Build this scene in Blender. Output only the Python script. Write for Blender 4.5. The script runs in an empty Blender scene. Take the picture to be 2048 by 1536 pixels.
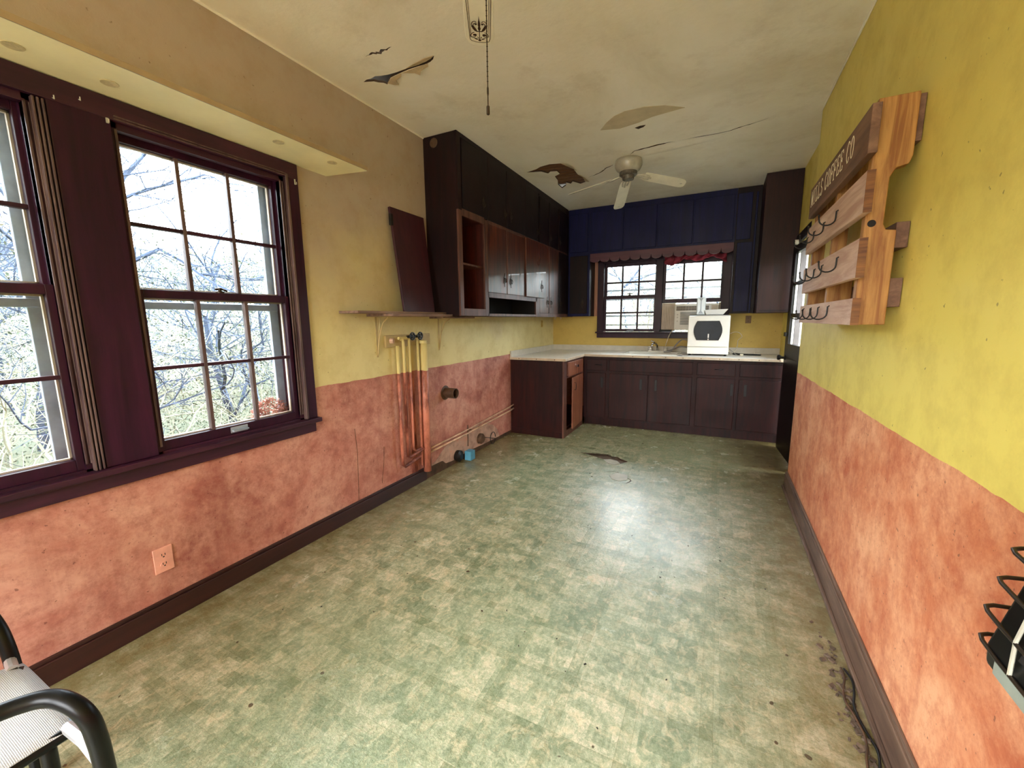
import bpy, bmesh, math, random
from mathutils import Vector, Matrix
random.seed(7)
C = bpy.context.scene.collection
SC = bpy.context.scene

# ------------------------------------------------------------------ camera
cam_d = bpy.data.cameras.new('camera'); cam = bpy.data.objects.new('camera', cam_d); C.objects.link(cam)
cam_d.sensor_width = 36; cam_d.sensor_fit = 'HORIZONTAL'; cam_d.lens = 819.28 / 2048 * 36
cam_d.clip_start = 0.02; cam_d.clip_end = 200
yw, pt, rl = math.radians(-26.706), math.radians(-8.8117), math.radians(-0.5832)
fw = Vector((math.sin(yw)*math.cos(pt), math.cos(yw)*math.cos(pt), math.sin(pt)))
rt = Vector((math.cos(yw), -math.sin(yw), 0)); up = rt.cross(fw)
r2 = rt*math.cos(rl) + up*math.sin(rl); u2 = -rt*math.sin(rl) + up*math.cos(rl)
M = Matrix((r2, u2, -fw)).transposed().to_4x4(); M.translation = Vector((0, 0, 1.3384)); cam.matrix_world = M
SC.camera = cam
# ------------------------------------------------------------------ sky, light, exposure
SC.view_settings.view_transform = 'Standard'; SC.view_settings.look = 'None'
SC.view_settings.gamma = 1; SC.view_settings.use_curve_mapping = False
SC.view_settings.exposure = 2.1
SKY = 7.0
w = bpy.data.worlds.new('overcast_sky'); SC.world = w; w.use_nodes = True
nt = w.node_tree; bg = nt.nodes['Background']
tcw = nt.nodes.new('ShaderNodeTexCoord'); nz = nt.nodes.new('ShaderNodeTexNoise'); nz.inputs['Scale'].default_value = 2.5
rp = nt.nodes.new('ShaderNodeValToRGB'); rp.color_ramp.elements[0].position = .3; rp.color_ramp.elements[1].position = .7
rp.color_ramp.elements[0].color = (.80, .90, 1, 1); rp.color_ramp.elements[1].color = (1, 1, 1, 1)
nt.links.new(tcw.outputs['Generated'], nz.inputs['Vector']); nt.links.new(nz.outputs['Fac'], rp.inputs['Fac'])
nt.links.new(rp.outputs['Color'], bg.inputs['Color']); bg.inputs['Strength'].default_value = SKY
SC.cycles.use_denoising = True
SC.cycles.max_bounces = 10; SC.cycles.diffuse_bounces = 6; SC.cycles.transparent_max_bounces = 12
SC.cycles.sample_clamp_indirect = 12
def portal(name, loc, rot, sx, sy):
    l = bpy.data.lights.new(name, 'AREA'); l.shape = 'RECTANGLE'; l.size = sx; l.size_y = sy
    l.cycles.is_portal = True
    o = bpy.data.objects.new(name, l); C.objects.link(o); o.location = loc; o.rotation_euler = rot
H = math.pi/2
portal('portal_left_near', (-2.36, .30, 1.44), (0, -H, 0), 1.4, .76)
portal('portal_left_far', (-2.36, 1.21, 1.44), (0, -H, 0), 1.4, .76)
portal('portal_door', (.83, 4.53, 1.05), (0, H, 0), 1.9, .85)
portal('portal_back', (-.72, 5.90, 1.62), (-H, 0, 0), 1.5, .95)
# fill light added behind the viewer, set in an invented rear window opening
l = bpy.data.lights.new('rear_fill_light', 'AREA'); l.shape = 'RECTANGLE'; l.size = 2.1; l.size_y = 1.5; l.energy = 15; l.color = (1, .97, .93)
o = bpy.data.objects.new('rear_fill_light', l); C.objects.link(o); o.location = (-.8, -2.36, 1.6); o.rotation_euler = (H, 0, 0)

# ------------------------------------------------------------------ node helpers
def srgb(r, g, b):
    f = lambda c: (c/255/12.92) if c/255 <= .04045 else ((c/255+.055)/1.055)**2.4
    return (f(r), f(g), f(b), 1)
class N:
    def __init__(s, name):
        s.m = bpy.data.materials.new(name); s.m.use_nodes = True; s.t = s.m.node_tree
        s.b = s.t.nodes['Principled BSDF']
        g = s.t.nodes.new('ShaderNodeNewGeometry'); s.pos = g.outputs['Position']
    def n(s, ty, **k):
        x = s.t.nodes.new(ty)
        for a, v in k.items(): setattr(x, a, v)
        return x
    def l(s, a, b): s.t.links.new(a, b)
    def vec(s, scale=(1, 1, 1), loc=(0, 0, 0)):
        m = s.n('ShaderNodeMapping'); m.inputs['Scale'].default_value = scale; m.inputs['Location'].default_value = loc
        s.l(s.pos, m.inputs['Vector']); return m.outputs['Vector']
    def noise(s, scale, detail=5, rough=.6, vs=(1, 1, 1), loc=(0, 0, 0), dist=0):
        x = s.n('ShaderNodeTexNoise'); x.inputs['Scale'].default_value = scale; x.inputs['Detail'].default_value = detail
        x.inputs['Roughness'].default_value = rough; x.inputs['Distortion'].default_value = dist
        s.l(s.vec(vs, loc), x.inputs['Vector']); return x.outputs['Fac']
    def ramp(s, f, stops):
        r = s.n('ShaderNodeValToRGB'); e = r.color_ramp.elements
        while len(e) < len(stops): e.new(.5)
        for i, (p, c) in enumerate(stops):
            e[i].position = p; e[i].color = c if hasattr(c, '__len__') else (c, c, c, 1)
        s.l(f, r.inputs['Fac']); return r.outputs['Color']
    def mix(s, f, a, b, mode='MIX'):
        x = s.n('ShaderNodeMix', data_type='RGBA', blend_type=mode)
        for v, i in ((f, x.inputs[0]), (a, x.inputs[6]), (b, x.inputs[7])):
            if hasattr(v, 'links'): s.l(v, i)
            else: i.default_value = v
        return x.outputs[2]
    def math(s, op, a, b=0, c=0):
        x = s.n('ShaderNodeMath', operation=op)
        for v, i in zip((a, b, c), x.inputs):
            if hasattr(v, 'links'): s.l(v, i)
            else: i.default_value = v
        return x.outputs[0]
    def xyz(s):
        x = s.n('ShaderNodeSeparateXYZ'); s.l(s.pos, x.inputs[0]); return x.outputs
    def set(s, col=None, rough=None, metal=None, spec=None, coat=None):
        for k, v in (('Base Color', col), ('Roughness', rough), ('Metallic', metal), ('Specular IOR Level', spec), ('Coat Weight', coat)):
            if v is None: continue
            if hasattr(v, 'links'): s.l(v, s.b.inputs[k])
            else: s.b.inputs[k].default_value = v
        return s
    def bump(s, h, strength=.3, dist=.002):
        b = s.n('ShaderNodeBump'); b.inputs['Strength'].default_value = strength; b.inputs['Distance'].default_value = dist
        s.l(h, b.inputs['Height']); s.l(b.outputs[0], s.b.inputs['Normal']); return s

def plain(name, col, rough=.5, metal=0, var=.12, scale=12, bump=0, spec=.5):
    m = N(name); f = m.noise(scale)
    dk = tuple(c*(1-var*2) for c in col[:3]) + (1,); lt = tuple(min(1, c*(1+var)) for c in col[:3]) + (1,)
    m.set(m.ramp(f, [(.3, dk), (.7, lt)]), rough, metal, spec)
    if bump: m.bump(m.noise(scale*6), bump, .002)
    return m.m
def wood(name, dark, light, rough=.35, axis='z', scale=1., coat=0., contrast=(.35, .7), spec=.5):
    m = N(name); st = {'z': (14, 14, 1.2), 'y': (14, 1.2, 14), 'x': (1.2, 14, 14)}[axis]
    f = m.noise(1.6*scale, 6, .65, st, dist=.6); f2 = m.noise(7*scale, 3, .6, st); p = m.noise(2.2, 4)
    c = m.ramp(f, [(contrast[0], dark), (contrast[1], light)])
    c = m.mix(m.math('MULTIPLY', f2, .35), c, dark)
    c = m.mix(m.ramp(p, [(.35, 0), (.75, .45)]), c, dark)
    if spec < .35: c = m.mix(1.0, c, (.72, .72, .72, 1), 'MULTIPLY')
    m.set(c, m.ramp(p, [(.3, rough), (.8, min(1, rough+.18))]), coat=coat, spec=spec)
    return m.bump(f2, .12, .001).m

# wall paint: yellow above a hand-cut line, sponged terracotta below
def wall_paint(name, line0, slope, ytop, ylow, o_dark, o_mid, o_light, stain=.0):
    m = N(name); x, y, z = m.xyz()
    wob = m.noise(5, 4, .6)
    ln = m.math('ADD', m.math('ADD', line0, m.math('MULTIPLY', y, slope)), m.math('MULTIPLY', m.math('SUBTRACT', wob, .5), .018))
    above = m.math('GREATER_THAN', z, ln)
    # sponged terracotta
    a = m.noise(2.2, 6, .7, dist=.4); b = m.noise(9, 8, .75); c3 = m.noise(34, 8, .8)
    o = m.ramp(a, [(.34, o_dark), (.50, o_mid), (.64, o_light)])
    o = m.mix(m.ramp(b, [(.42, 0), (.66, .75)]), o, o_light); o = m.mix(m.ramp(m.noise(6, 8, .8, loc=(9, 1, 4)), [(.50, 0), (.66, .6)]), o, o_dark)
    o = m.mix(m.ramp(c3, [(.48, 0), (.72, .55)]), o, o_dark)
    run = m.noise(1.0, 6, .65, (9, 9, .5)); o = m.mix(m.ramp(run, [(.55, 0), (.72, .4)]), o, o_dark)
    spk = m.noise(60, 2, .5); o = m.mix(m.ramp(spk, [(.70, 0), (.74, .6)]), o, srgb(90, 40, 25))
    # yellow, browned in uneven clouds; dimmer back-lit upper wall painted tan by height
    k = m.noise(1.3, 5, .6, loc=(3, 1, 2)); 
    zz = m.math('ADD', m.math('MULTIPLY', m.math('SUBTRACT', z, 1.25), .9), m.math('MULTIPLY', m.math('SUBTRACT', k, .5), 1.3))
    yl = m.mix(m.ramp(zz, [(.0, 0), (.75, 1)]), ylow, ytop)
    yl = m.mix(m.ramp(m.noise(6, 7, .7), [(.45, 0), (.75, .30)]), yl, srgb(150, 115, 55))
    yl = m.mix(m.ramp(m.noise(45, 2, .5, loc=(5, 5, 5)), [(.72, 0), (.76, .6)]), yl, srgb(90, 65, 30))
    col = m.mix(above, o, yl)
    e = m.math('ABSOLUTE', m.math('SUBTRACT', z, ln)); 
    m.set(col, m.ramp(m.noise(3), [(.3, .5), (.7, .68)]))
    m.bump(m.math('ADD', m.math('MULTIPLY', m.noise(70, 4, .7), .4), m.noise(4, 3)), .22, .006)
    return m.m
OD, OM, OL = srgb(186, 92, 58), srgb(214, 130, 90), srgb(234, 170, 126)
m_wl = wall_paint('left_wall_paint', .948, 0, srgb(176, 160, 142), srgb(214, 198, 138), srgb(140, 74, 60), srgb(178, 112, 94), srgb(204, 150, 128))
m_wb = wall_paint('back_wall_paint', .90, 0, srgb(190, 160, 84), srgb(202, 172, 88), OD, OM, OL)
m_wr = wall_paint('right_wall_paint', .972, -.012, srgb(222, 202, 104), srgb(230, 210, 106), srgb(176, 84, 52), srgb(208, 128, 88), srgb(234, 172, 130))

# ceiling paint
m = N('ceiling_paint'); a = m.noise(.9, 6, .65, dist=.5); b = m.noise(5, 7, .7, (1, .5, 1))
c = m.ramp(a, [(.3, srgb(222, 210, 184)), (.5, srgb(240, 232, 212)), (.7, srgb(248, 242, 228))])
c = m.mix(m.ramp(b, [(.5, 0), (.75, .35)]), c, srgb(250, 244, 226))
c = m.mix(m.ramp(m.noise(2.3, 6, .7, loc=(7, 2, 0)), [(.55, 0), (.75, .28)]), c, srgb(160, 132, 84))
m.set(c, .45); m.bump(m.math('ADD', m.noise(1.6, 3, .5, (1, .6, 1)), m.math('MULTIPLY', m.noise(30, 4), .05)), .55, .05)
m_ceil = m.m

# embossed sheet vinyl printed with nine inch stone squares and narrow border strips
m = N('vinyl_floor'); x, y, z = m.xyz()
P = .2325
def cell(v, off): 
    q = m.math('DIVIDE', m.math('SUBTRACT', v, off), P); return m.math('FLOOR', q), m.math('MULTIPLY', m.math('FRACT', q), P)
ix, fx = cell(x, .02); iy, fy = cell(y, 1.745)
bx = m.math('LESS_THAN', fx, .040); by = m.math('LESS_THAN', fy, .040)
corner = m.math('MULTIPLY', bx, by); strip = m.math('MAXIMUM', bx, by)
cb = m.n('ShaderNodeCombineXYZ'); m.l(ix, cb.inputs[0]); m.l(iy, cb.inputs[1])
m.l(m.math('ADD', m.math('MULTIPLY', bx, 3.3), m.math('MULTIPLY', by, 7.7)), cb.inputs[2])
wn = m.n('ShaderNodeTexWhiteNoise', noise_dimensions='3D'); m.l(cb.outputs[0], wn.inputs['Vector']); rnd = wn.outputs['Value']
fine = m.noise(52, 10, .9, (1, .7, 1)); mid = m.noise(9, 6, .7); big = m.noise(.8, 4, .6)
t = m.math('ADD', m.math('MULTIPLY', m.math('SUBTRACT', fine, .5), 2.3), m.math('ADD', .5, m.math('MULTIPLY', m.math('SUBTRACT', mid, .5), .9)))
t = m.math('ADD', t, m.math('MULTIPLY', m.math('SUBTRACT', rnd, .5), .16))
cb2 = m.n('ShaderNodeCombineXYZ'); m.l(m.math('FLOOR', m.math('DIVIDE', x, .0775)), cb2.inputs[0]); m.l(m.math('FLOOR', m.math('DIVIDE', m.math('ADD', y, m.math('MULTIPLY', m.math('FLOOR', m.math('DIVIDE', x, .0775)), .031)), .058)), cb2.inputs[1])
wn2 = m.n('ShaderNodeTexWhiteNoise', noise_dimensions='3D'); m.l(cb2.outputs[0], wn2.inputs['Vector'])
t = m.math('ADD', t, m.math('MULTIPLY', m.math('SUBTRACT', wn2.outputs['Value'], .5), .30))
col = m.ramp(t, [(.15, srgb(112, 126, 98)), (.42, srgb(146, 158, 130)), (.62, srgb(174, 180, 150)), (.85, srgb(222, 212, 184))])
col = m.mix(m.math('MULTIPLY', strip, .13), col, srgb(120, 124, 84))
col = m.mix(m.ramp(m.noise(20, 8, .75, (1, .75, 1), dist=.8), [(.50, 0), (.64, .62)]), col, srgb(224, 208, 172))
col = m.mix(m.ramp(m.noise(27, 8, .8, loc=(3, 8, 1), dist=.5), [(.52, 0), (.66, .55)]), col, srgb(122, 134, 100))
sq = m.math('MULTIPLY', corner, m.math('GREATER_THAN', rnd, .45)); col = m.mix(m.math('MULTIPLY', sq, .42), col, srgb(98, 112, 76))
ln0 = m.math('MAXIMUM', m.math('LESS_THAN', fx, .0025), m.math('LESS_THAN', fy, .0025)); ln0 = m.math('MAXIMUM', ln0, m.math('MAXIMUM', m.math('COMPARE', fx, .040, .0012), m.math('COMPARE', fy, .040, .0012)))
col = m.mix(m.math('MULTIPLY', ln0, .30), col, srgb(104, 108, 74))
col = m.mix(m.ramp(big, [(.4, 0), (.62, .30)]), col, srgb(140, 162, 128))
# browner near the walls and toward the sink
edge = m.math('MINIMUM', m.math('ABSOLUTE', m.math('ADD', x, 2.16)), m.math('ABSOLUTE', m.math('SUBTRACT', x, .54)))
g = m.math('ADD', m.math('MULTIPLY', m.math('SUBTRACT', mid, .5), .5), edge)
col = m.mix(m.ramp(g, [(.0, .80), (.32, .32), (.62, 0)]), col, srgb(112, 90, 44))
far = m.math('ADD', y, m.math('MULTIPLY', m.math('SUBTRACT', mid, .5), .8))
fr = m.n('ShaderNodeMapRange'); fr.inputs[1].default_value = 3.3; fr.inputs[2].default_value = 5.1; m.l(far, fr.inputs[0])
col = m.mix(m.math('MULTIPLY', fr.outputs[0], .60), col, srgb(134, 116, 52))
spk = m.noise(26, 1, .4, loc=(4, 4, 4)); col = m.mix(m.ramp(spk, [(.775, 0), (.79, .85)]), col, srgb(60, 45, 30))
m.set(col, m.ramp(m.noise(3.5, 5, .7), [(.3, .16), (.7, .30)]), spec=.8, coat=.3); m.b.inputs['Coat Roughness'].default_value = .22
ln = m.math('MAXIMUM', m.math('MAXIMUM', m.math('LESS_THAN', fx, .0018), m.math('LESS_THAN', fy, .0018)),
            m.math('MAXIMUM', m.math('COMPARE', fx, .040, .0009), m.math('COMPARE', fy, .040, .0009)))
vor = m.noise(80, 4, .7); hgt = m.math('SUBTRACT', m.math('MULTIPLY', vor, .8), m.math('MULTIPLY', ln, .5))
m.bump(hgt, .75, .005); m_floor = m.m

m_wood = wood('dark_cabinet_wood', srgb(38, 13, 10), srgb(136, 66, 34), .27, 'z', coat=.15)
m_wood2 = wood('dark_cabinet_side', srgb(22, 7, 10), srgb(48, 16, 16), .42, 'z', spec=.25)
m_base = wood('base_cabinet_wood', srgb(32, 6, 5), srgb(72, 20, 13), .42, 'z', spec=.25)
m_frame = wood('worn_face_frame', srgb(60, 28, 20), srgb(128, 80, 62), .42, 'z')
m_trim = wood('dark_window_trim', srgb(38, 10, 30), srgb(74, 26, 54), .34, 'z', spec=.3)
m_trimh = wood('dark_window_trim_level', srgb(38, 12, 28), srgb(76, 32, 50), .34, 'y', spec=.4)
m_vin = wood('interior_wood', srgb(50, 16, 12), srgb(96, 34, 24), .5, 'z')
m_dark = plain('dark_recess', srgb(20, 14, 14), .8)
m_board = wood('loose_door_wood', srgb(50, 18, 30), srgb(74, 30, 40), .4, 'z')
m_basebd = wood('left_baseboard_wood', srgb(34, 13, 11), srgb(64, 28, 22), .4, 'y')
m_basebd2 = wood('right_baseboard_wood', srgb(78, 56, 44), srgb(140, 112, 92), .5, 'y')
m_pine = wood('golden_pine', srgb(134, 82, 30), srgb(196, 146, 76), .45, 'z', 1.5, contrast=(.4, .62))
m_pineg = wood('grey_pink_pine', srgb(184, 144, 124), srgb(238, 212, 192), .6, 'y', 1.4)
m_pined = wood('stained_sign_board', srgb(92, 62, 46), srgb(150, 112, 86), .6, 'y')
m_pineend = wood('pine_end_grain', srgb(84, 46, 18), srgb(150, 98, 48), .6, 'x', 3)
m_white = plain('white_plastic', srgb(226, 220, 208), .35, var=.03)
m_fanw = plain('white_fan_paint', srgb(228, 220, 196), .4, var=.05)
m_fang = plain('grey_fan_metal', srgb(196, 190, 172), .35, .15, var=.12)
m_counter = plain('white_laminate', srgb(238, 236, 230), .24, var=.04, scale=30)
m_splash = plain('grey_white_laminate', srgb(196, 188, 172), .4, var=.06)
m_edge = plain('worn_counter_edge', srgb(196, 176, 150), .5, var=.12)
m_porc = plain('sink_enamel', srgb(236, 232, 220), .15, var=.02)
m_chrome = plain('chrome', srgb(200, 200, 205), .12, 1, var=.03)
m_black = plain('black_paint', srgb(10, 10, 11), .35, var=.1, spec=.25)
m_blackp = plain('black_iron', srgb(26, 22, 20), .45, .3, var=.1)
m_brown = plain('dark_bronze', srgb(52, 38, 26), .4, .5)
m_lath = wood('ceiling_lath', srgb(84, 52, 26), srgb(140, 96, 56), .8, 'x')
m_plaster = plain('torn_plaster', srgb(178, 158, 120), .8, bump=.4)
m_subfl = plain('torn_floor_backing', srgb(96, 78, 62), .8, var=.3, scale=20)
m_grayv = plain('peeled_vinyl_patch', srgb(178, 176, 160), .5)
m_bracket = plain('painted_bracket', srgb(184, 160, 106), .5)
m_blue = plain('blue_plastic_box', srgb(84, 150, 176), .4)
m_cable = plain('cream_cable', srgb(216, 204, 178), .5)
m_greyhose = plain('grey_hose', srgb(150, 146, 140), .4)
m_red = plain('red_cloth', srgb(150, 46, 66), .8, var=.3)
m_paper = plain('white_paper', srgb(232, 230, 226), .6, var=.02)
m_frosted = plain('clear_plastic', srgb(214, 222, 226), .15, var=.05)
m_dwglass = plain('dark_tinted_window', srgb(26, 30, 36), .3, var=.15, spec=.2)
m_seat = None
m = N('woven_mesh_seat'); x, y, z = m.xyz()
st = m.math('SINE', m.math('MULTIPLY', x, 1500)); s2 = m.math('SINE', m.math('MULTIPLY', y, 2100))
hh = m.math('ADD', m.math('MULTIPLY', st, .6), m.math('MULTIPLY', s2, .4))
m.set(m.ramp(hh, [(.1, srgb(184, 186, 194)), (.7, srgb(236, 238, 244))]), .6); m_seat = m.bump(hh, .4, .002).m
# rusty painted pipes: the wall colours carried over them
def pipe_mat():
    m = N('painted_rusty_pipe'); x, y, z = m.xyz()
    above = m.math('GREATER_THAN', z, m.math('ADD', .93, m.math('MULTIPLY', m.noise(6), .04)))
    c = m.mix(above, m.mix(m.ramp(m.noise(9, 6, .7, (1, 1, .35)), [(.40, 0), (.6, 1)]), srgb(196, 118, 92), srgb(96, 40, 24)), srgb(206, 186, 120))
    m.set(c, .5); return m.bump(m.noise(50), .3, .002).m
m_pipe = pipe_mat()  # carries both wall colours
m_pipel = plain('dusty_pipe', srgb(200, 160, 130), .5, var=.2)
m_rust = plain('rusty_iron', srgb(92, 66, 46), .6, .3, var=.3, bump=.3)
m = N('bare_grey_plaster'); m.set(m.ramp(m.noise(9, 6, .7), [(.35, srgb(150, 112, 96)), (.55, srgb(186, 150, 128)), (.75, srgb(204, 132, 104))]), .85); m_bare = m.m
def glass(ior=1.45):
    m = bpy.data.materials.new('window_glass'); m.use_nodes = True; t = m.node_tree; t.nodes.clear()
    o = t.nodes.new('ShaderNodeOutputMaterial'); tr = t.nodes.new('ShaderNodeBsdfTransparent'); gl = t.nodes.new('ShaderNodeBsdfGlossy')
    gl.inputs['Roughness'].default_value = .03; fr = t.nodes.new('ShaderNodeFresnel'); fr.inputs[0].default_value = ior
    mx = t.nodes.new('ShaderNodeMixShader'); mx.inputs[0].default_value = .05
    if ior > 1.2: t.links.new(fr.outputs[0], mx.inputs[0])
    t.links.new(tr.outputs[0], mx.inputs[1]); t.links.new(gl.outputs[0], mx.inputs[2])
    tr.inputs[0].default_value = (.93, .96, .97, 1)
    t.links.new(mx.outputs[0], o.inputs[0]); return m
m_glass = glass(); m_glass2 = glass(1.08)
m_alum = plain('storm_frame_metal', srgb(150, 160, 170), .4, .2)
m_bead = wood('scuffed_bead', srgb(48, 26, 30), srgb(124, 100, 92), .4, 'z')
m_sashe = plain('pale_sash_putty', srgb(170, 150, 130), .6)

# ------------------------------------------------------------------ mesh helpers
class MB:
    def __init__(s): s.v = []; s.f = []
    def add(s, vs, fs):
        k = len(s.v); s.v += [tuple(v) for v in vs]; s.f += [tuple(i+k for i in f) for f in fs]; return s
    def box(s, x0, x1, y0, y1, z0, z1, M=None):
        vs = [(x, y, z) for x in (x0, x1) for y in (y0, y1) for z in (z0, z1)]
        if M: vs = [M @ Vector(v) for v in vs]
        return s.add(vs, [(0, 1, 3, 2), (4, 6, 7, 5), (0, 4, 5, 1), (2, 3, 7, 6), (0, 2, 6, 4), (1, 5, 7, 3)])
    def tube(s, pts, r, n=8, cap=True):
        pts = [Vector(p) for p in pts]; rs = r if hasattr(r, '__len__') else [r]*len(pts)
        rings = []; prev = None
        for i, p in enumerate(pts):
            d = (pts[min(i+1, len(pts)-1)] - pts[max(i-1, 0)]); d = d.normalized() if d.length > 1e-9 else Vector((0, 0, 1))
            if prev is None:
                a = d.orthogonal().normalized()
            else:
                a = prev - d*prev.dot(d); a = a.normalized() if a.length > 1e-6 else d.orthogonal().normalized()
            prev = a; b = d.cross(a)
            rings.append([p + (a*math.cos(2*math.pi*j/n) + b*math.sin(2*math.pi*j/n))*rs[i] for j in range(n)])
        k = len(s.v)
        for rg in rings: s.v += [tuple(v) for v in rg]
        for i in range(len(rings)-1):
            for j in range(n):
                s.f.append((k+i*n+j, k+i*n+(j+1) % n, k+(i+1)*n+(j+1) % n, k+(i+1)*n+j))
        if cap:
            s.f.append(tuple(k+j for j in range(n))[::-1]); s.f.append(tuple(k+(len(rings)-1)*n+j for j in range(n)))
        return s
    def lathe(s, prof, c, axis='z', n=24):
        k = len(s.v); c = Vector(c)
        for r, h in prof:
            for j in range(n):
                a = 2*math.pi*j/n; u, w_ = r*math.cos(a), r*math.sin(a)
                s.v.append(tuple(c + {'z': Vector((u, w_, h)), 'x': Vector((h, u, w_)), 'y': Vector((w_, h, u))}[axis]))
        for i in range(len(prof)-1):
            for j in range(n): s.f.append((k+i*n+j, k+i*n+(j+1) % n, k+(i+1)*n+(j+1) % n, k+(i+1)*n+j))
        s.f.append(tuple(k+j for j in range(n))[::-1]); s.f.append(tuple(k+(len(prof)-1)*n+j for j in range(n)))
        return s
    def prism(s, poly, axis, a, b):
        # poly: list of 2D points in the plane normal to axis; order (x:(y,z), y:(x,z), z:(x,y))
        def P3(p, h): return {'x': (h, p[0], p[1]), 'y': (p[0], h, p[1]), 'z': (p[0], p[1], h)}[axis]
        n = len(poly); k = len(s.v)
        s.v += [P3(p, a) for p in poly] + [P3(p, b) for p in poly]
        s.f.append(tuple(k+i for i in range(n))); s.f.append(tuple(k+n+i for i in range(n))[::-1])
        for i in range(n): s.f.append((k+i, k+(i+1) % n, k+n+(i+1) % n, k+n+i))
        return s
    def build(s, name, mat, parent=None, bevel=0, smooth=False, fix=True, seg=2):
        me = bpy.data.meshes.new(name); me.from_pydata(s.v, [], s.f)
        if fix:
            bm = bmesh.new(); bm.from_mesh(me); bmesh.ops.recalc_face_normals(bm, faces=bm.faces); bm.to_mesh(me); bm.free()
        if smooth:
            for p in me.polygons: p.use_smooth = True
        me.materials.append(mat)
        o = bpy.data.objects.new(name, me); C.objects.link(o)
        if parent: attach(o, parent)
        if bevel:
            b = o.modifiers.new('bevel', 'BEVEL'); b.width = bevel; b.segments = seg; b.limit_method = 'ANGLE'; b.harden_normals = False
        return o
def attach(o, parent):
    q = parent; T = Matrix.Identity(4)
    while q is not None: T = T @ Matrix.Identity(4); q = q.parent
    o.parent = parent; o.matrix_parent_inverse = WM(parent).inverted()
def WM(o):
    if o.parent is None: return o.matrix_basis.copy()
    return WM(o.parent) @ o.matrix_parent_inverse @ o.matrix_basis
def thing(name, loc, label=None, cat=None, group=None, kind=None):
    o = bpy.data.objects.new(name, None); o.empty_display_size = .05; C.objects.link(o); o.location = loc
    return tag(o, label, cat, group, kind)
def tag(o, label=None, cat=None, group=None, kind=None):
    for k, v in (('label', label), ('category', cat), ('group', group), ('kind', kind)):
        if v: o[k] = v
    return o
def bx(x0, x1, y0, y1, z0, z1): return MB().box(x0, x1, y0, y1, z0, z1)
def poly_offset_blob(cx, cy, rx, ry, n=18, jag=.25):
    return [(cx+rx*math.cos(2*math.pi*i/n)*(1+random.uniform(-jag, jag)), cy+ry*math.sin(2*math.pi*i/n)*(1+random.uniform(-jag, jag))) for i in range(n)]

XL, XR, XR2, YB, ZC, YR = -2.18, .554, .652, 5.70, 2.7677, -2.2
# ------------------------------------------------------------------ room shell
def wall_with_holes(name, axis, at, thick, a0, a1, z0, z1, holes, mat):
    """axis 'x': wall plane at x=at running in y; holes = (a0,a1,z0,z1)."""
    mb = MB(); xs = sorted({a0, a1, *[h[0] for h in holes], *[h[1] for h in holes]}); zs = sorted({z0, z1, *[h[2] for h in holes], *[h[3] for h in holes]})
    for i in range(len(xs)-1):
        runs = []
        for k in range(len(zs)-1):
            ca, cz = (xs[i]+xs[i+1])/2, (zs[k]+zs[k+1])/2
            if any(h[0] < ca < h[1] and h[2] < cz < h[3] for h in holes): continue
            if runs and runs[-1][1] == zs[k]: runs[-1][1] = zs[k+1]
            else: runs.append([zs[k], zs[k+1]])
        for s0, s1 in runs:
            lo, hi = min(at, at+thick), max(at, at+thick)
            if axis == 'x': mb.box(lo, hi, xs[i], xs[i+1], s0, s1)
            else: mb.box(xs[i], xs[i+1], lo, hi, s0, s1)
    return tag(mb.build(name, mat), kind='structure')
W1 = (.836, 1.60, .765, 2.145); W2 = (-.09, .672, .765, 2.145)
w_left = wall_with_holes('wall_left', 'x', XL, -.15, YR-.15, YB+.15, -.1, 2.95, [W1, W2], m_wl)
w_back = wall_with_holes('wall_back', 'y', YB, .15, XL, XR2+.15, -.1, 2.95, [(-1.46, .005, 1.165, 2.10)], m_wb)
w_right = wall_with_holes('wall_right', 'x', XR, .248, YR-.15, 3.755, -.1, 2.95, [], m_wr)
w_rec = wall_with_holes('wall_right_recess', 'x', XR2, .15, 3.755, YB, -.1, 2.95, [(4.10, 4.97, -.1, 2.04)], m_wr)
w_rear = wall_with_holes('wall_rear', 'y', YR, -.15, XL, XR, -.1, 2.95, [(-1.9, .3, .8, 2.4)], m_wr)
tag(bx(-1.05, -.95, YR-.14, YR-.04, .8, 2.4).box(-1.9, .3, YR-.14, YR-.04, 1.56, 1.62).build('added_rear_window', m_trimh), kind='structure')  # unseen rear window, put in to let daylight reach the room

m_rim = plain('dirty_torn_edge', srgb(70, 50, 32), .9, var=.3)
def triangle_sheet(name, outer, holes, z, rim, mat, flip=False):
    bm = bmesh.new(); edges = []; loops = []
    for lp in [outer]+holes:
        vs = [bm.verts.new((p[0], p[1], z)) for p in lp]; loops.append(vs)
        edges += [bm.edges.new((vs[i], vs[(i+1) % len(vs)])) for i in range(len(vs))]
    bmesh.ops.triangle_fill(bm, use_beauty=True, use_dissolve=False, edges=edges)
    for vs in loops[1:]:
        tv = [bm.verts.new((v.co.x, v.co.y, z+rim)) for v in vs]
        for i in range(len(vs)):
            j = (i+1) % len(vs); bm.faces.new((vs[i], vs[j], tv[j], tv[i]))
    bmesh.ops.recalc_face_normals(bm, faces=bm.faces)
    for fc in bm.faces:
        if abs(fc.normal.z) < .5: fc.material_index = 1
    me = bpy.data.meshes.new(name); bm.to_mesh(me); bm.free(); me.materials.append(mat); me.materials.append(m_rim)
    o = bpy.data.objects.new(name, me); C.objects.link(o); return o
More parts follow.
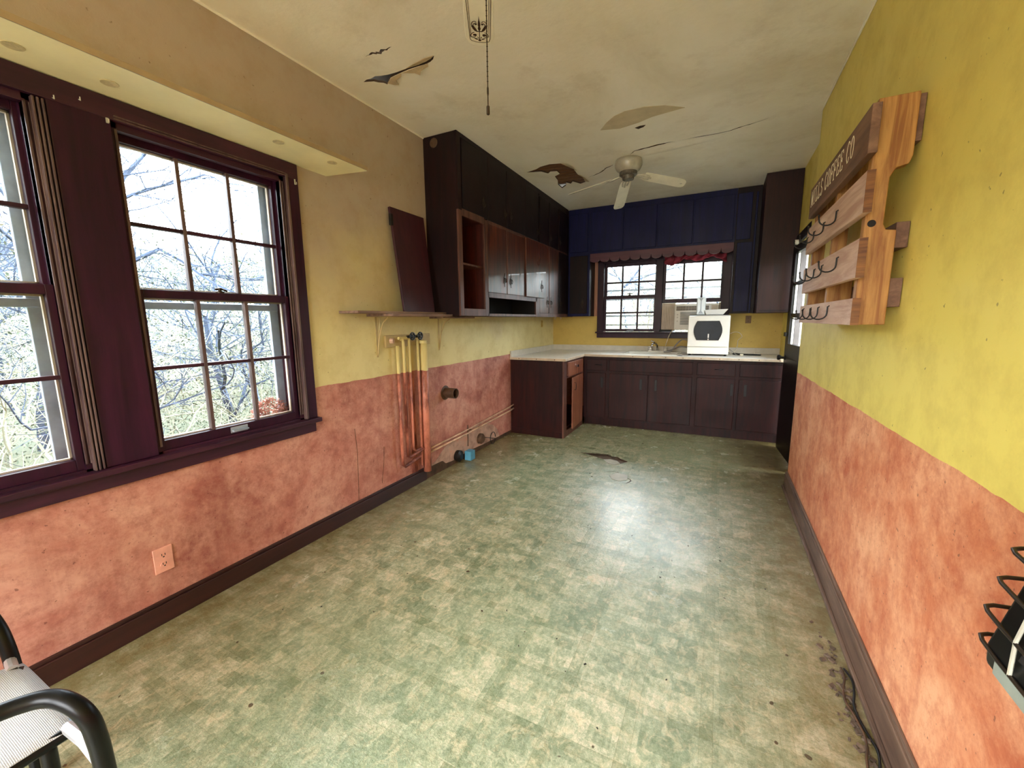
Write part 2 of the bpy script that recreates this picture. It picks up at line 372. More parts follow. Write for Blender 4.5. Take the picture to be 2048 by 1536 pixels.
def crack(pts, wd, jag=.004):
    """closed outline of a thin irregular crack following pts"""
    L = []; R_ = []; n = len(pts)
    fine = []
    for i in range(n-1):
        for k in range(4):
            t = k/4; fine.append((pts[i][0]*(1-t)+pts[i+1][0]*t + random.uniform(-jag, jag), pts[i][1]*(1-t)+pts[i+1][1]*t + random.uniform(-jag, jag)))
    fine.append(pts[-1]); n = len(fine)
    for i, p in enumerate(fine):
        q0 = fine[max(i-1, 0)]; q1 = fine[min(i+1, n-1)]; d = Vector((q1[0]-q0[0], q1[1]-q0[1])).normalized()
        w_ = max(.0006, wd*math.sin(math.pi*i/(n-1))*random.uniform(.5, 1.2))/2
        L.append((p[0]-d.y*w_, p[1]+d.x*w_)); R_.append((p[0]+d.y*w_, p[1]-d.x*w_))
    return L + R_[::-1]
hole_big = [(-1.777, 3.894), (-1.66, 3.86), (-1.60, 3.82), (-1.50, 3.80), (-1.40, 3.83), (-1.375, 3.90), (-1.34, 4.03), (-1.35, 4.18), (-1.33, 4.30),
            (-1.345, 4.44), (-1.41, 4.47), (-1.46, 4.36), (-1.50, 4.42), (-1.53, 4.36), (-1.57, 4.46), (-1.635, 4.52), (-1.63, 4.38), (-1.585, 4.25), (-1.57, 4.13), (-1.50, 4.08), (-1.50, 4.0), (-1.56, 3.98), (-1.60, 4.02), (-1.64, 3.94)]
tear = [(-2.005, 2.036), (-1.97, 2.026), (-1.935, 2.030), (-1.90, 2.024), (-1.87, 2.036), (-1.82, 2.048), (-1.76, 2.053), (-1.70, 2.052), (-1.64, 2.056), (-1.59, 2.056), (-1.545, 2.052), (-1.51, 2.044), (-1.475, 2.030),
        (-1.50, 2.054), (-1.53, 2.066), (-1.56, 2.070), (-1.62, 2.066), (-1.68, 2.064), (-1.74, 2.068), (-1.79, 2.072), (-1.83, 2.078), (-1.855, 2.094), (-1.875, 2.106), (-1.895, 2.122), (-1.905, 2.098), (-1.93, 2.080), (-1.945, 2.060), (-1.97, 2.050)]
c_small = crack([(-1.81, 1.871), (-1.76, 1.862), (-1.72, 1.875), (-1.68, 1.872), (-1.63, 1.869)], .020, .007)
c_long = crack([(-.79, 3.93), (-.74, 3.86), (-.62, 3.84), (-.50, 3.82), (-.41, 3.825)], .022, .004)
c_long2 = crack([(-.39, 3.825), (-.25, 3.82), (-.06, 3.827), (.05, 3.79), (.13, 3.77), (.26, 3.706)], .013, .005)
c_left = crack([(-1.29, 4.325), (-1.2, 4.28), (-1.1, 4.2), (-1.02, 4.12), (-.97, 4.085)], .013, .006)
ceil = tag(triangle_sheet('ceiling', [(XL-.1, YR-.1), (XR2+.1, YR-.1), (XR2+.1, YB+.1), (XL-.1, YB+.1)], [hole_big, tear, c_small, c_long, c_long2, c_left], ZC, .012, m_ceil), kind='structure')
for i in range(9):     # wood lath showing in the hole
    a = 3.75+i*.085
    Mx = Matrix.Translation((-1.5, a, ZC+.020)) @ Matrix.Rotation(.25, 4, 'Z')
    MB().box(-.35, .35, -.032, .032, -.004, .004, Mx).build('lath_strip', m_lath, ceil, .002)
bx(-2.1, .5, 1.75, 4.75, ZC+.05, ZC+.06).build('dark_cavity', m_dark, ceil)
def flap(name, pts, mat=None):
    me = MB(); k = len(pts)
    me.add(pts, [tuple(range(k))]); me.add([(p[0], p[1], p[2]+.003) for p in pts], [tuple(range(k))[::-1]])
    for i in range(k): j = (i+1) % k; me.f.append((i, j, k+j, k+i))
    return me.build(name, mat or m_ceil, ceil, fix=True)
Z = ZC
m_flap = plain('curled_paint_skin', srgb(186, 164, 128), .7, var=.1, scale=30)
flap('torn_paper_flap', [(-1.885, 2.112, Z-.002), (-1.83, 2.080, Z-.003), (-1.74, 2.070, Z-.002), (-1.76, 2.090, Z-.006), (-1.81, 2.100, Z-.009), (-1.82, 2.135, Z-.016), (-1.85, 2.128, Z-.012)], m_flap)
flap('torn_paper_flap', [(-1.74, 2.070, Z-.002), (-1.62, 2.068, Z-.002), (-1.55, 2.070, Z-.002), (-1.56, 2.086, Z-.006), (-1.62, 2.096, Z-.009), (-1.645, 2.120, Z-.014), (-1.665, 2.098, Z-.008)], m_flap)
flap('torn_paper_flap', [(-1.69, 2.050, Z-.002), (-1.60, 2.055, Z-.002), (-1.51, 2.042, Z-.003), (-1.478, 2.026, Z-.004), (-1.53, 2.018, Z-.007), (-1.62, 2.028, Z-.008)], m_flap)
flap('torn_paper_flap', [(-1.40, 3.83, Z-.002), (-1.375, 3.90, Z-.002), (-1.34, 4.03, Z-.002), (-1.30, 3.99, Z-.03), (-1.33, 3.86, Z-.035)], m_plaster)
flap('torn_paper_flap', [(-1.34, 4.20, Z-.002), (-1.33, 4.30, Z-.002), (-1.345, 4.42, Z-.002), (-1.29, 4.38, Z-.025), (-1.29, 4.24, Z-.03)], m_plaster)
# sagging skin of paint near the fan: a shallow blister with a lifted rim
def blister(name, cx, cy, rx, ry, h, rot):
    mb = MB(); n = 26; rings = 5
    for r in range(rings+1):
        q = r/rings
        for j in range(n):
            a = 2*math.pi*j/n; rr = q*(1+.08*math.sin(3*a+1))
            X, Y = rr*rx*math.cos(a), rr*ry*math.sin(a)
            mb.v.append((cx+X*math.cos(rot)-Y*math.sin(rot), cy+X*math.sin(rot)+Y*math.cos(rot), ZC-.001-h*(1-q**2)*(1+.4*math.sin(a))))
    for r in range(rings):
        for j in range(n): mb.f.append((r*n+j, r*n+(j+1) % n, (r+1)*n+(j+1) % n, (r+1)*n+j))
    mb.f.append(tuple(range(n)))
    return mb.build(name, m_ceil, ceil, smooth=True, fix=True)
MB().prism([(-.90, 3.335), (-.83, 3.235), (-.76, 3.165), (-.68, 3.13), (-.55, 3.13), (-.42, 3.175), (-.30, 3.27), (-.42, 3.285), (-.52, 3.30), (-.62, 3.345), (-.76, 3.375)], 'z', ZC-.003, ZC-.0005).build('sag_shade_patch', plain('sag_shade_tan', srgb(206, 190, 156), .6, var=.06), ceil)  # shading of the sagging ceiling skin painted as a flat tan patch
MB().prism([(-.66, 3.42), (-.62, 3.405), (-.58, 3.41), (-.60, 3.435), (-.64, 3.45)], 'z', ZC-.0025, ZC-.0005).build('chipped_spot', m_rim, ceil)
blister('sagging_paint', -.45, 3.93, .40, .07, .006, -.1)

fl_hole = [(-1.20, 3.905), (-1.10, 3.915), (-1.0, 3.93), (-.92, 3.955), (-.87, 3.915), (-.82, 3.93), (-.78, 3.88), (-.70, 3.83), (-.74, 3.76), (-.79, 3.68), (-.86, 3.70), (-.93, 3.80), (-1.03, 3.85), (-1.12, 3.885)]
fl_crack = crack([(-.66, 3.44), (-.60, 3.40), (-.585, 3.35), (-.61, 3.30), (-.66, 3.29)], .010, .004)
fl_crack2 = crack([(-.84, 3.47), (-.78, 3.515), (-.73, 3.51), (-.70, 3.49)], .007, .004)
floor = tag(triangle_sheet('floor', [(XL-.1, YR-.1), (XR2+.1, YR-.1), (XR2+.1, YB+.1), (XL-.1, YB+.1)], [fl_hole, fl_crack, fl_crack2], 0, -.006, m_floor), kind='structure')
bx(XL-.1, XR2+.1, YR-.1, YB+.1, -.05, -.010).build('subfloor', m_subfl, floor)
MB().prism([(-.94, 3.80), (-.87, 3.84), (-.80, 3.82), (-.76, 3.76), (-.80, 3.70), (-.86, 3.72)], 'z', -.010, -.003).build('grey_underlay_scrap', m_grayv, floor)
mb = MB(); mb.add([(-1.20, 3.905, .001), (-1.0, 3.945, .001), (-.9, 3.975, .001), (-.92, 3.93, .012), (-1.02, 3.90, .016), (-1.12, 3.88, .008)], [(0, 1, 2, 3, 4, 5)]); mb.build('curled_vinyl_edge', m_subfl, floor)
MB().prism(poly_offset_blob(-.69, 3.40, .075, .09, 16, .12), 'z', .0005, .0035).build('lifted_vinyl_scrap', m_grayv, floor)

# trims
tag(bx(XL, XL+.02, YR, 2.66, 0, .092).box(XL, XL+.012, YR, 2.66, .092, .108).build('baseboard_left', m_basebd, bevel=.003), kind='structure')
tag(bx(XR-.018, XR, YR, 3.755, 0, .118).box(XR-.011, XR, YR, 3.755, .118, .134).box(XR-.032, XR-.018, YR, 3.755, 0, .018).build('baseboard_right', m_basebd2, bevel=.003), kind='structure')
tag(MB().prism([(2.66, 0), (3.5, 0), (4.28, 0), (4.28, .03), (3.7, .035), (3.3, .05), (3.12, .03), (2.95, .045), (2.90, .085), (2.66, .09)], 'x', XL, XL+.012).build('baseboard_broken', m_rust), kind='structure')
for nm, y0, y1, xx, mt in (('trim_1', YR, 5.0, XL, m_wl), ('trim_2', YR, 3.755, XR, m_wr)):
    s = 1 if xx < 0 else -1
    mb = MB().tube([(xx+s*.004, y0, ZC-.004), (xx+s*.004, y1, ZC-.004)], .006, 6); tag(mb.build(nm, m_ceil), kind='structure')
# bare plaster where the board is gone
bp = [(2.68, .09), (2.8, .11), (2.95, .20), (3.1, .24), (3.3, .23), (3.5, .27), (3.7, .24), (3.85, .20), (3.95, .12), (4.0, .03), (3.3, .03), (2.68, .03)]
MB().prism(bp, 'x', XL, XL+.0025).build('bare_plaster_patch', m_bare, w_left)
for pts in ([(1.93, .02), (1.95, .45), (1.94, .62)], [(2.16, .15), (2.19, .30), (2.2, .42)]):
    MB().tube([(XL+.0005, p[0], p[1]) for p in pts], .0016, 4).build('hairline_crack', m_rust, w_left)

# ------------------------------------------------------------------ left windows
def sash_x(name, parent, x0, x1, y0, y1, z0, z1, gy0, gy1, gz0, gz1, muy, muz):
    """one sash in the left wall; frame, muntins, six panes"""
    xm = (x0+x1)/2
    mb = MB().box(x0, x1, y0, gy0, z0, z1).box(x0, x1, gy1, y1, z0, z1).box(x0, x1, gy0, gy1, z0, gz0).box(x0, x1, gy0, gy1, gz1, z1)
    s = mb.build(name, m_trim, parent, .002)
    for y in muy: bx(x0+.004, x1-.002, y-.008, y+.008, gz0, gz1).build('muntin', m_bead, s, .002)
    for z in muz: bx(x0+.005, x1-.003, gy0, gy1, z-.008, z+.008).build('muntin', m_trimh, s, .002)
    # pale putty edge round the opening on the outer side
    mb = MB().box(x0-.006, x0+.008, gy0-.001, gy0+.007, gz0, gz1).box(x0-.006, x0+.008, gy1-.007, gy1+.001, gz0, gz1).box(x0-.006, x0+.008, gy0, gy1, gz0-.001, gz0+.007).box(x0-.006, x0+.008, gy0, gy1, gz1-.007, gz1+.001)
    mb.build('putty_edge', m_sashe, s)
    ys = [gy0]+list(muy)+[gy1]; zs = [gz0]+list(muz)+[gz1]
    for i in range(len(ys)-1):
        for k in range(len(zs)-1):
            bx(xm-.0015, xm+.0015, ys[i], ys[i+1], zs[k], zs[k+1]).build('pane', m_glass, s)
    return s
def left_window(name, y0, casR, casL):
    """y0 = left jamb; everything relative to window 1 (left jamb .856)"""
    d = y0-.856; t = thing(name, (XL, 1.2+d, .765), kind='structure')
    for a, b in ((.836+d, .872+d), (1.548+d, 1.60+d)):
        mb = MB().box(XL-.15, XL, a, b, .765, 2.145)
        mb.build('jamb', m_trim, t)
    mb = MB()      # stop beads beside the sashes
    for a, b in ((1.548, 1.556), (1.562, 1.570), (1.578, 1.584), (.862, .872)):
        mb.box(XL-.03, XL+.006, a+d, b+d, .80, 2.10)
    mb.build('stop_bead', m_bead, t, .002)
    bx(XL-.15, XL, .836+d, 1.60+d, 2.105, 2.145).box(XL-.028, XL+.004, .872+d, 1.555+d, 2.098, 2.106).build('head_jamb', m_trimh, t)
    bx(XL-.17, XL, .836+d, 1.60+d, .735, .778).build('sill_board', m_trimh, t)
    lo = sash_x('lower_sash', t, XL-.045, XL-.010, .850+d, 1.556+d, .778, 1.485, .887+d, 1.526+d, .822, 1.450, (1.092+d, 1.312+d), (1.145,))
    upr = sash_x('upper_sash', t, XL-.088, XL-.053, .850+d, 1.575+d, 1.455, 2.11, .890+d, 1.534+d, 1.490, 2.076, (1.095+d, 1.312+d), (1.758,))
    MB().lathe([(.018, 0), (.018, .008), (.008, .012), (.008, .02)], (XL-.028, 1.20+d, 1.485)).tube([(XL-.03, 1.18+d, 1.503), (XL-.03, 1.205+d, 1.508), (XL-.03, 1.235+d, 1.497)], .005, 6).build('sash_lock', m_brown, lo)
    bx(XL-.012, XL+.012, 1.17+d, 1.245+d, .793, .800).box(XL-.010, XL-.008, 1.165+d, 1.25+d, .785, .815).build('sash_lift', m_alum, lo, .001)
    mb = MB().box(XL-.135, XL-.115, .87+d, .905+d, .79, 2.1).box(XL-.135, XL-.115, 1.545+d-.045, 1.55+d, .79, 2.1).box(XL-.14, XL-.112, .87+d, 1.55+d, 1.405, 1.438).box(XL-.135, XL-.115, .87+d, 1.55+d, .778, .80)
    mb.build('storm_frame', m_alum, t, .003)
    return t
wd1 = left_window('window_1', .856, 0, 0)
wd2 = left_window('window_2', -.070, 0, 0)
# casings shared by the pair
t = thing('trim_3', (XL, .8, .69), kind='structure')
bx(XL, XL+.020, 1.584, 1.650, .77, 2.20).build('casing_board', m_trim, t, .003)
bx(XL, XL+.028, 1.572, 1.586, .77, 2.14).build('casing_bead', m_bead, t, .003)
bx(XL, XL+.018, .676, .850, .77, 2.205).build('mullion_board', m_trim, t, .003)
for a in (.640, .652, .664): bx(XL, XL+.024, a, a+.007, .77, 2.12).build('casing_bead', m_bead, t, .002)
bx(XL, XL+.020, -.16, -.074, .77, 2.20).build('casing_board', m_trim, t, .003)
bx(XL, XL+.0215, -.16, 1.650, 2.125, 2.2065).build('head_casing', m_trimh, t, .003)
for a in (2.128, 2.138): bx(XL+.018, XL+.026, .86, 1.575, a, a+.005).build('casing_bead', m_bead, t, .001)
bx(XL-.02, XL+.045, -.20, 1.662, .742, .768).build('sill', m_trimh, t, .004)
bx(XL, XL+.020, -.17, 1.635, .684, .742).build('apron', m_trimh, t, .003)
for y, z in ((.695, 2.150), (.765, 2.175), (.84, 2.13), (1.63, 2.12)):
    o = MB().box(XL+.018, XL+.021, y-.004, y+.004, z-.022, z+.010).tube([(XL+.021, y, z-.016), (XL+.033, y, z-.022), (XL+.033, y, z-.010)], .002, 5).build('curtain_hook', m_fang)
    tag(o, {.695: 'small metal curtain hook above the near window, nearest the left edge', .765: 'tiny curtain hook high on the wide mullion board under the shelf', .84: 'small metal curtain hook at the left top corner of the six-over-six window', 1.63: 'small metal curtain hook at the right top corner of the far left window'}[y], 'hook', 'curtain hooks above the left windows')

# plaster shelf over the windows
m_shelfp = plain('cream_shelf_paint', srgb(250, 238, 186), .5, var=.05, scale=4)
m_shelfe = plain('browned_shelf_edge', srgb(164, 142, 106), .5, var=.1, scale=8)
m_cover = plain('yellowed_cover', srgb(214, 196, 146), .5, var=.15, scale=60)
o = thing('long_window_shelf', (XL, .4, 2.21), 'long cream painted shelf running above the two left windows', 'shelf')
MB().prism([(XL, -1.6), (-1.885, -1.6), (-1.885, 1.90), (-1.90, 1.912), (XL, 1.86)], 'z', 2.210, 2.226).build('board', m_shelfp, o, .002)
bx(-1.885, -1.880, -1.6, 1.90, 2.208, 2.229).build('front_edge', m_shelfe, o)
for xx, yy in ((-2.041, .585), (-2.043, .817), (-1.974, 1.419), (-1.962, 1.723)):
    MB().lathe([(.026, 0), (.026, .0015), (.021, .0030), (.013, .0030), (.011, .0012), (.0, .0012)], (xx, yy, 2.2075)).build('round_screw_cover', m_cover, o)

# ------------------------------------------------------------------ back window
m_lit_side = wood('lit_cabinet_side', srgb(150, 96, 70), srgb(206, 160, 136), .4, 'z')
t = thing('window_3', (-.72, YB, 1.16), kind='structure')
def sash_y(name, x0, x1, y0, y1, z0, z1, gx0, gx1, gz0, gz1, mux, muz):
    mb = MB().box(x0, gx0, y0, y1, z0, z1).box(gx1, x1, y0, y1, z0, z1).box(gx0, gx1, y0, y1, z0, gz0).box(gx0, gx1, y0, y1, gz1, z1)
    s = mb.build(name, m_trim, t, .002)
    for x in mux: bx(x-.011, x+.011, y0+.003, y1-.006, gz0, gz1).build('muntin', m_trim, s, .002)
    for z in muz: bx(gx0, gx1, y0+.004, y1-.007, z-.011, z+.011).build('muntin', m_trim, s, .002)
    xs = [gx0]+list(mux)+[gx1]; zs = [gz0]+list(muz)+[gz1]; ym = (y0+y1)/2
    for i in range(len(xs)-1):
        for k in range(len(zs)-1): bx(xs[i], xs[i+1], ym-.0015, ym+.0015, zs[k], zs[k+1]).build('pane', m_glass, s)
    return s
lo = sash_y('lower_sash', -1.445, -.765, YB+.01, YB+.04, 1.175, 1.655, -1.411, -.783, 1.210, 1.612, (-1.206, -.990), (1.427,))
sash_y('upper_sash', -1.455, -.762, YB+.05, YB+.08, 1.62, 2.085, -1.411, -.783, 1.655, 2.040, (-1.206, -.990), (1.830,))
sash_y('raised_sash', -.685, .002, YB+.01, YB+.04, 1.540, 2.085, -.647, -.014, 1.590, 2.022, (-.437, -.222), (1.806,))
MB().lathe([(.016, 0), (.016, .01), (.007, .014), (.007, .022)], (-1.10, YB+.02, 1.655)).tube([(-1.13, YB+.01, 1.672), (-1.10, YB+.01, 1.68), (-1.06, YB+.01, 1.674)], .006, 6).build('sash_lock', m_brown, lo)
bx(-1.12, -1.03, YB-.004, YB+.01, 1.187, 1.195).build('sash_lift', m_alum, lo)
bx(-.765, -.680, YB-.025, YB+.12, 1.165, 2.10).build('mullion_post', m_trim, t, .003)
bx(-1.46, -1.440, YB-.02, YB+.12, 1.165, 2.10).box(0, .005, YB-.02, YB+.12, 1.165, 2.10).build('jamb', m_trim, t)
bx(-1.46, .005, YB-.02, YB+.15, 2.085, 2.10).build('head_jamb', m_trim, t)
bx(-1.525, .088, YB-.024, YB, 2.10, 2.195).build('head_casing', m_trim, t)
bx(-1.525, -1.458, YB-.022, YB, 1.165, 2.12).build('casing_board', m_trim, t, .003)
bx(.003, .088, YB-.022, YB, 1.165, 2.12).build('casing_board', m_trim, t, .003)
bx(-1.571, -1.526, YB-.012, YB, 1.386, 2.19).build('gap_strip', m_lit_side, t)  # imitates the window-lit cabinet side by its pale orange colour
bx(.088, .097, YB-.02, YB, 1.386, 2.19).build('gap_strip', m_trim, t)
bx(-1.542, .10, YB-.05, YB+.02, 1.152, 1.172).build('sill', m_trim, t, .004)
bx(-1.525, .09, YB-.022, YB, 1.090, 1.152).build('apron', m_trim, t, .003)
mb = MB()
for z in (1.73, 1.612, 1.385, 1.262): mb.box(-1.44, 0, YB+.125, YB+.135, z-.011, z+.011)
mb.box(-.73, -.71, YB+.125, YB+.135, 1.17, 2.09).build('storm_crossbars', m_alum, t)

# ------------------------------------------------------------------ right door (ajar) with casing
t = thing('door_1', (.66, 4.15, 0), kind='structure')
ang = math.atan2(.602-.664, 4.935-4.125)   # swings a little into the room
D = Matrix.Translation((.664, 4.125, 0)) @ Matrix.Rotation(math.atan2(.062, .81), 4, 'Z')
m_door = plain('near_black_door_wood', srgb(18, 8, 7), .4, var=.3, spec=.25)
mb = MB(); L = .812
gz = [(1.085, 1.338), (1.378, 1.645), (1.672, 1.945)]
mb.box(0, .036, 0, L, .005, 1.085, D).box(0, .036, 0, L, 1.945, 2.015, D).box(0, .036, 0, .09, 1.085, 1.945, D).box(0, .036, L-.11, L, 1.085, 1.945, D)
leaf = mb.build('leaf', m_door, t)
for z in (1.358, 1.6585): MB().box(.004, .032, .09, L-.11, z-.02 if z < 1.5 else z-.0135, z+.02 if z < 1.5 else z+.0135, D).build('rail', m_door, leaf)
MB().box(-.004, .0, .12, L-.13, .15, .95, D).build('lower_panel', m_door, leaf, .003)
for a, b in gz: MB().box(.016, .019, .09, L-.11, a, b, D).build('pane', m_glass2, leaf)
for a, b in gz: MB().box(.020, .037, .09, .106, a, b, D).box(.020, .037, L-.124, L-.11, a, b, D).build('putty_edge', m_white, leaf)
MB().lathe([(.026, 0), (.026, .006), (.010, .010), (.010, .035), (.024, .045), (.027, .058), (.020, .068), (.001, .070)], (0, 0, 0), 'x', 16).build('knob', m_blackp, leaf)
k = C.objects.get('knob') if 'knob' in C.objects else None
kn = bpy.data.objects['knob']; 
for v in kn.data.vertices: v.co = D @ Vector((-v.co.x, v.co.y+L-.055, v.co.z+.945))
MB().box(-.022, 0, L-.075, L-.01, 1.155, 1.195, D).build('latch_box', m_blackp, leaf, .003)
tag(bx(XR2-.022, XR2, 4.03, 4.10, 0, 2.05).box(XR2-.012, XR2, 4.97, 5.03, 0, 2.05).box(XR2-.022, XR2, 4.03, 5.03, 2.05, 2.13).build('trim_4', m_door, bevel=.003), kind='structure')
o = MB().box(.60, .632, 4.87, 4.93, 2.035, 2.075).build('door_catch', m_white, bevel=.004); tag(o, 'small white plastic catch on the door head at the far right', 'catch')
# white painted outer jamb and grey weather strip seen through the glass
bx(XR2, XR2+.15, 4.955, 4.969, 0, 2.038).build('outer_jamb', m_white, t)
bx(XR2+.018, XR2+.064, 4.945, 4.955, 0, 2.03).build('weather_strip', plain('grey_weather_strip', srgb(92, 84, 82), .8), t)

# ------------------------------------------------------------------ cabinet parts
def ornate_handle(parent, x, y, z, h=.13, nrm='x', mat=None):
    """back plate with pointed ends and a hanging bail; nrm 'x' faces +x, 'y' faces -y"""
    mb = MB(); k = h/2
    out = [(0, k), (.006, k*.72), (.004, k*.6), (.016, k*.42), (.020, 0), (.016, -k*.42), (.004, -k*.6), (.006, -k*.72), (0, -k)]
    poly = out + [(-a, b) for a, b in out[-2:0:-1]]
    if nrm == 'x': mb.prism([(y+a, z+b) for a, b in poly], 'x', x, x+.003)
    else: mb.prism([(x+a, z+b) for a, b in poly], 'y', y-.003, y)
    pl = [(-.011, .018), (-.013, -.002), (-.008, -.02), (0, -.026), (.008, -.02), (.013, -.002), (.011, .018)]
    if nrm == 'x': mb.tube([(x+(.004 if i in (0, 6) else .013), y+a, z+b) for i, (a, b) in enumerate(pl)], .0028, 6)
    else: mb.tube([(x+a, y-(.004 if i in (0, 6) else .013), z+b) for i, (a, b) in enumerate(pl)], .0028, 6)
    return mb.build('handle', mat or m_brown, parent)
def door_x(root, y0, y1, z0, z1, mat=None, hy=None, hz=None, x=-1.865, hm=None):
    d = bx(x-.018, x, y0, y1, z0, z1).build('door', mat or m_wood, root, .003)
    if hy is not None: ornate_handle(d, x, hy, hz, mat=hm)
    for z in (z0+.07, z1-.07):
        pass
    return d
XF = -1.883
# left upper cabinets: three units
u = thing('upper_cabinet', (-2.02, 3.03, 1.38), 'tall dark end wall cabinet with an open doorless lower shelf', 'cabinet', 'dark wall cabinets on the left wall')
bx(XL, XF, 2.81, 2.828, 1.38, ZC-.002).build('side_panel', m_wood2, u, .002)
bx(XL, XF, 3.242, 3.256, 1.38, ZC-.002).build('side_panel', m_vin, u)
bx(XL, XL+.008, 2.828, 3.242, 1.38, ZC-.002).build('back_panel', m_vin, u)
bx(XL, XF, 2.828, 3.242, 1.40, 1.418).build('bottom_panel', m_vin, u)
bx(XL, XF-.02, 2.828, 3.242, 1.795, 1.812).build('inner_shelf', m_frame, u, .002)
bx(XL, XF, 2.828, 3.242, 2.175, 2.190).build('inner_shelf', m_vin, u)
bx(XF, -1.8655, 2.81, 2.862, 2.2, 2.745).build('stile', m_wood2, u)
bx(XF, -1.8655, 3.225, 3.256, 2.215, 2.745).build('stile', m_wood2, u)
mb = MB().box(XF, -1.866, 2.81, 2.862, 1.38, 2.2).box(XF, -1.866, 3.205, 3.256, 1.38, 2.2).box(XF, -1.866, 2.862, 3.205, 1.38, 1.440).box(XF, -1.866, 2.862, 3.205, 2.160, 2.215)
mb.build('face_frame', m_frame, u, .002)
bx(XF, -1.866, 2.81, 3.256, 2.735, ZC-.002).build('crown_strip', m_wood2, u)
door_x(u, 2.880, 3.252, 2.215, 2.732, m_wood2, 3.20, 2.325)
o = MB().lathe([(.036, 0), (.036, -.003), (.030, -.006), (.016, -.006), (.013, -.003), (0, -.003)], (-2.075, 2.81, 2.712), 'y', 20).build('round_cover_plate', m_rust, u); o['label'] = 'round metal cover plate'

u = thing('upper_cabinet', (-2.02, 3.84, 1.38), 'dark wall cabinet with glossy doors over a black open slot', 'cabinet', 'dark wall cabinets on the left wall')
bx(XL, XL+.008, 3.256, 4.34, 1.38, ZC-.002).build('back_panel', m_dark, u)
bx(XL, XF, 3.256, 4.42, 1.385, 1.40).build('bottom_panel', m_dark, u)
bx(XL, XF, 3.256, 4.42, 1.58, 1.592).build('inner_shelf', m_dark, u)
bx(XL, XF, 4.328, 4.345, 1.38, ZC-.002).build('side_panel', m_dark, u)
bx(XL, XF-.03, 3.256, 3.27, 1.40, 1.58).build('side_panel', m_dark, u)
bx(XF, -1.8655, 3.256, 3.285, 2.208, 2.745).build('stile', m_wood2, u)
bx(XF, -1.8655, 4.022, 4.055, 2.208, 2.745).build('stile', m_wood2, u)
mb = MB().box(XF, -1.866, 3.256, 3.27, 1.38, 2.2).box(XF, -1.866, 3.256, 4.36, 1.545, 1.592).box(XF, -1.866, 3.256, 4.33, 1.378, 1.402).box(XF, -1.866, 3.256, 4.42, 2.183, 2.208).box(XF, -1.866, 4.022, 4.05, 1.59, 2.19)
mb.build('face_frame', m_frame, u, .002)
bx(XF, -1.866, 3.256, 4.42, 2.72, ZC-.002).build('crown_strip', m_wood2, u)
door_x(u, 3.288, 3.630, 2.208, 2.730, m_wood2, 3.598, 2.335); door_x(u, 3.642, 4.022, 2.206, 2.728, m_wood2, 3.722, 2.337)
door_x(u, 4.058, 4.405, 2.204, 2.722, m_wood2, 4.38, 2.31)
door_x(u, 3.258, 3.618, 1.592, 2.185, None, 3.575, 1.722); door_x(u, 3.632, 4.022, 1.592, 2.183, None, 3.708, 1.720)
d = door_x(u, 4.042, 4.545, 1.590, 2.192, None, 4.465, 1.722, x=-1.850); d['label'] = 'wider door hanging slightly proud'

u = thing('upper_cabinet', (-2.02, 4.92, 1.38), 'dark wall cabinet with tall lower doors running into the back corner', 'cabinet', 'dark wall cabinets on the left wall')
bx(XL, XF, 4.42, 5.69, 1.38, 1.40).build('bottom_panel', m_vin, u)
bx(XL, XL+.008, 4.345, 5.69, 1.40, ZC-.002).build('back_panel', m_vin, u)
mb = MB().box(XF, -1.866, 4.33, 4.445, 1.375, 1.59).box(XF, -1.866, 4.42, 5.42, 1.375, 1.418)
mb.build('face_frame', m_frame, u, .002); bx(XF, -1.866, 4.42, 5.42, 2.183, 2.205).build('rail', m_frame, u)
bx(XF, -1.866, 4.42, 5.42, 2.70, ZC-.002).box(XF, -1.866, 5.36, 5.42, 1.418, 2.70).build('upper_frame', m_wood2, u)
bx(XF-.004, XF, 4.345, 5.42, 1.38, ZC-.01).build('frame_backing', m_dark, u)
for a, b, hy in ((4.445, 4.722, 4.70), (4.738, 5.045, 4.78), (5.062, 5.355, 5.10)):
    door_x(u, a, b, 2.204, 2.70, m_wood2, hy if a > 4.7 else None, 2.31)
    door_x(u, a if a > 4.6 else 4.445, b, 1.420, 2.188, m_wood if a < 5 else m_wood2, (4.675, 4.79, 5.13)[(a > 4.6)+(a > 5)], 1.552)
for y in (5.15, 5.36):
    MB().box(-1.95, -1.935, y-.008, y+.008, 1.352, 1.38).build('under_block', m_edge, u)

# back wall uppers
YF = 5.42
def door_y(root, x0, x1, z0, z1, mat=None, hx=None, hz=None, y=YF, hm=None):
    d = bx(x0, x1, y, y+.018, z0, z1).build('door', mat or m_wood2, root, .003)
    if hx is not None: ornate_handle(d, hx, y, hz, nrm='y', mat=hm)
    return d
m_navy = wood('flare_blue_wood', srgb(10, 12, 62), srgb(24, 24, 92), .4, 'z', spec=.25)  # dark wood with a blue lens flare tint painted into its colour
u = thing('upper_cabinet', (-1.72, 5.57, 1.39), 'dark corner wall cabinet left of the back window', 'cabinet', 'dark wall cabinets on the back wall')
bx(-1.882, -1.572, YF+.038, YB, 1.385, ZC-.003).build('carcass', m_wood2, u, .002)
bx(-1.864, -1.572, YF+.018, YF+.038, 1.385, ZC-.003).build('face_frame', m_navy, u)
door_y(u, -1.84, -1.60, 1.42, 2.17, m_wood2, -1.66, 1.55)
door_y(u, -1.84, -1.60, 2.22, 2.70, m_navy)
u = thing('upper_cabinet', (-.73, 5.57, 2.19), 'row of short dark blue-black cupboards above the back window', 'cabinet', 'dark wall cabinets on the back wall')
bx(-1.571, .096, YF+.038, YB, 2.19, ZC-.003).build('carcass', m_navy, u, .002)
bx(-1.571, .096, YF+.018, YF+.038, 2.19, ZC-.003).build('face_frame', m_navy, u)
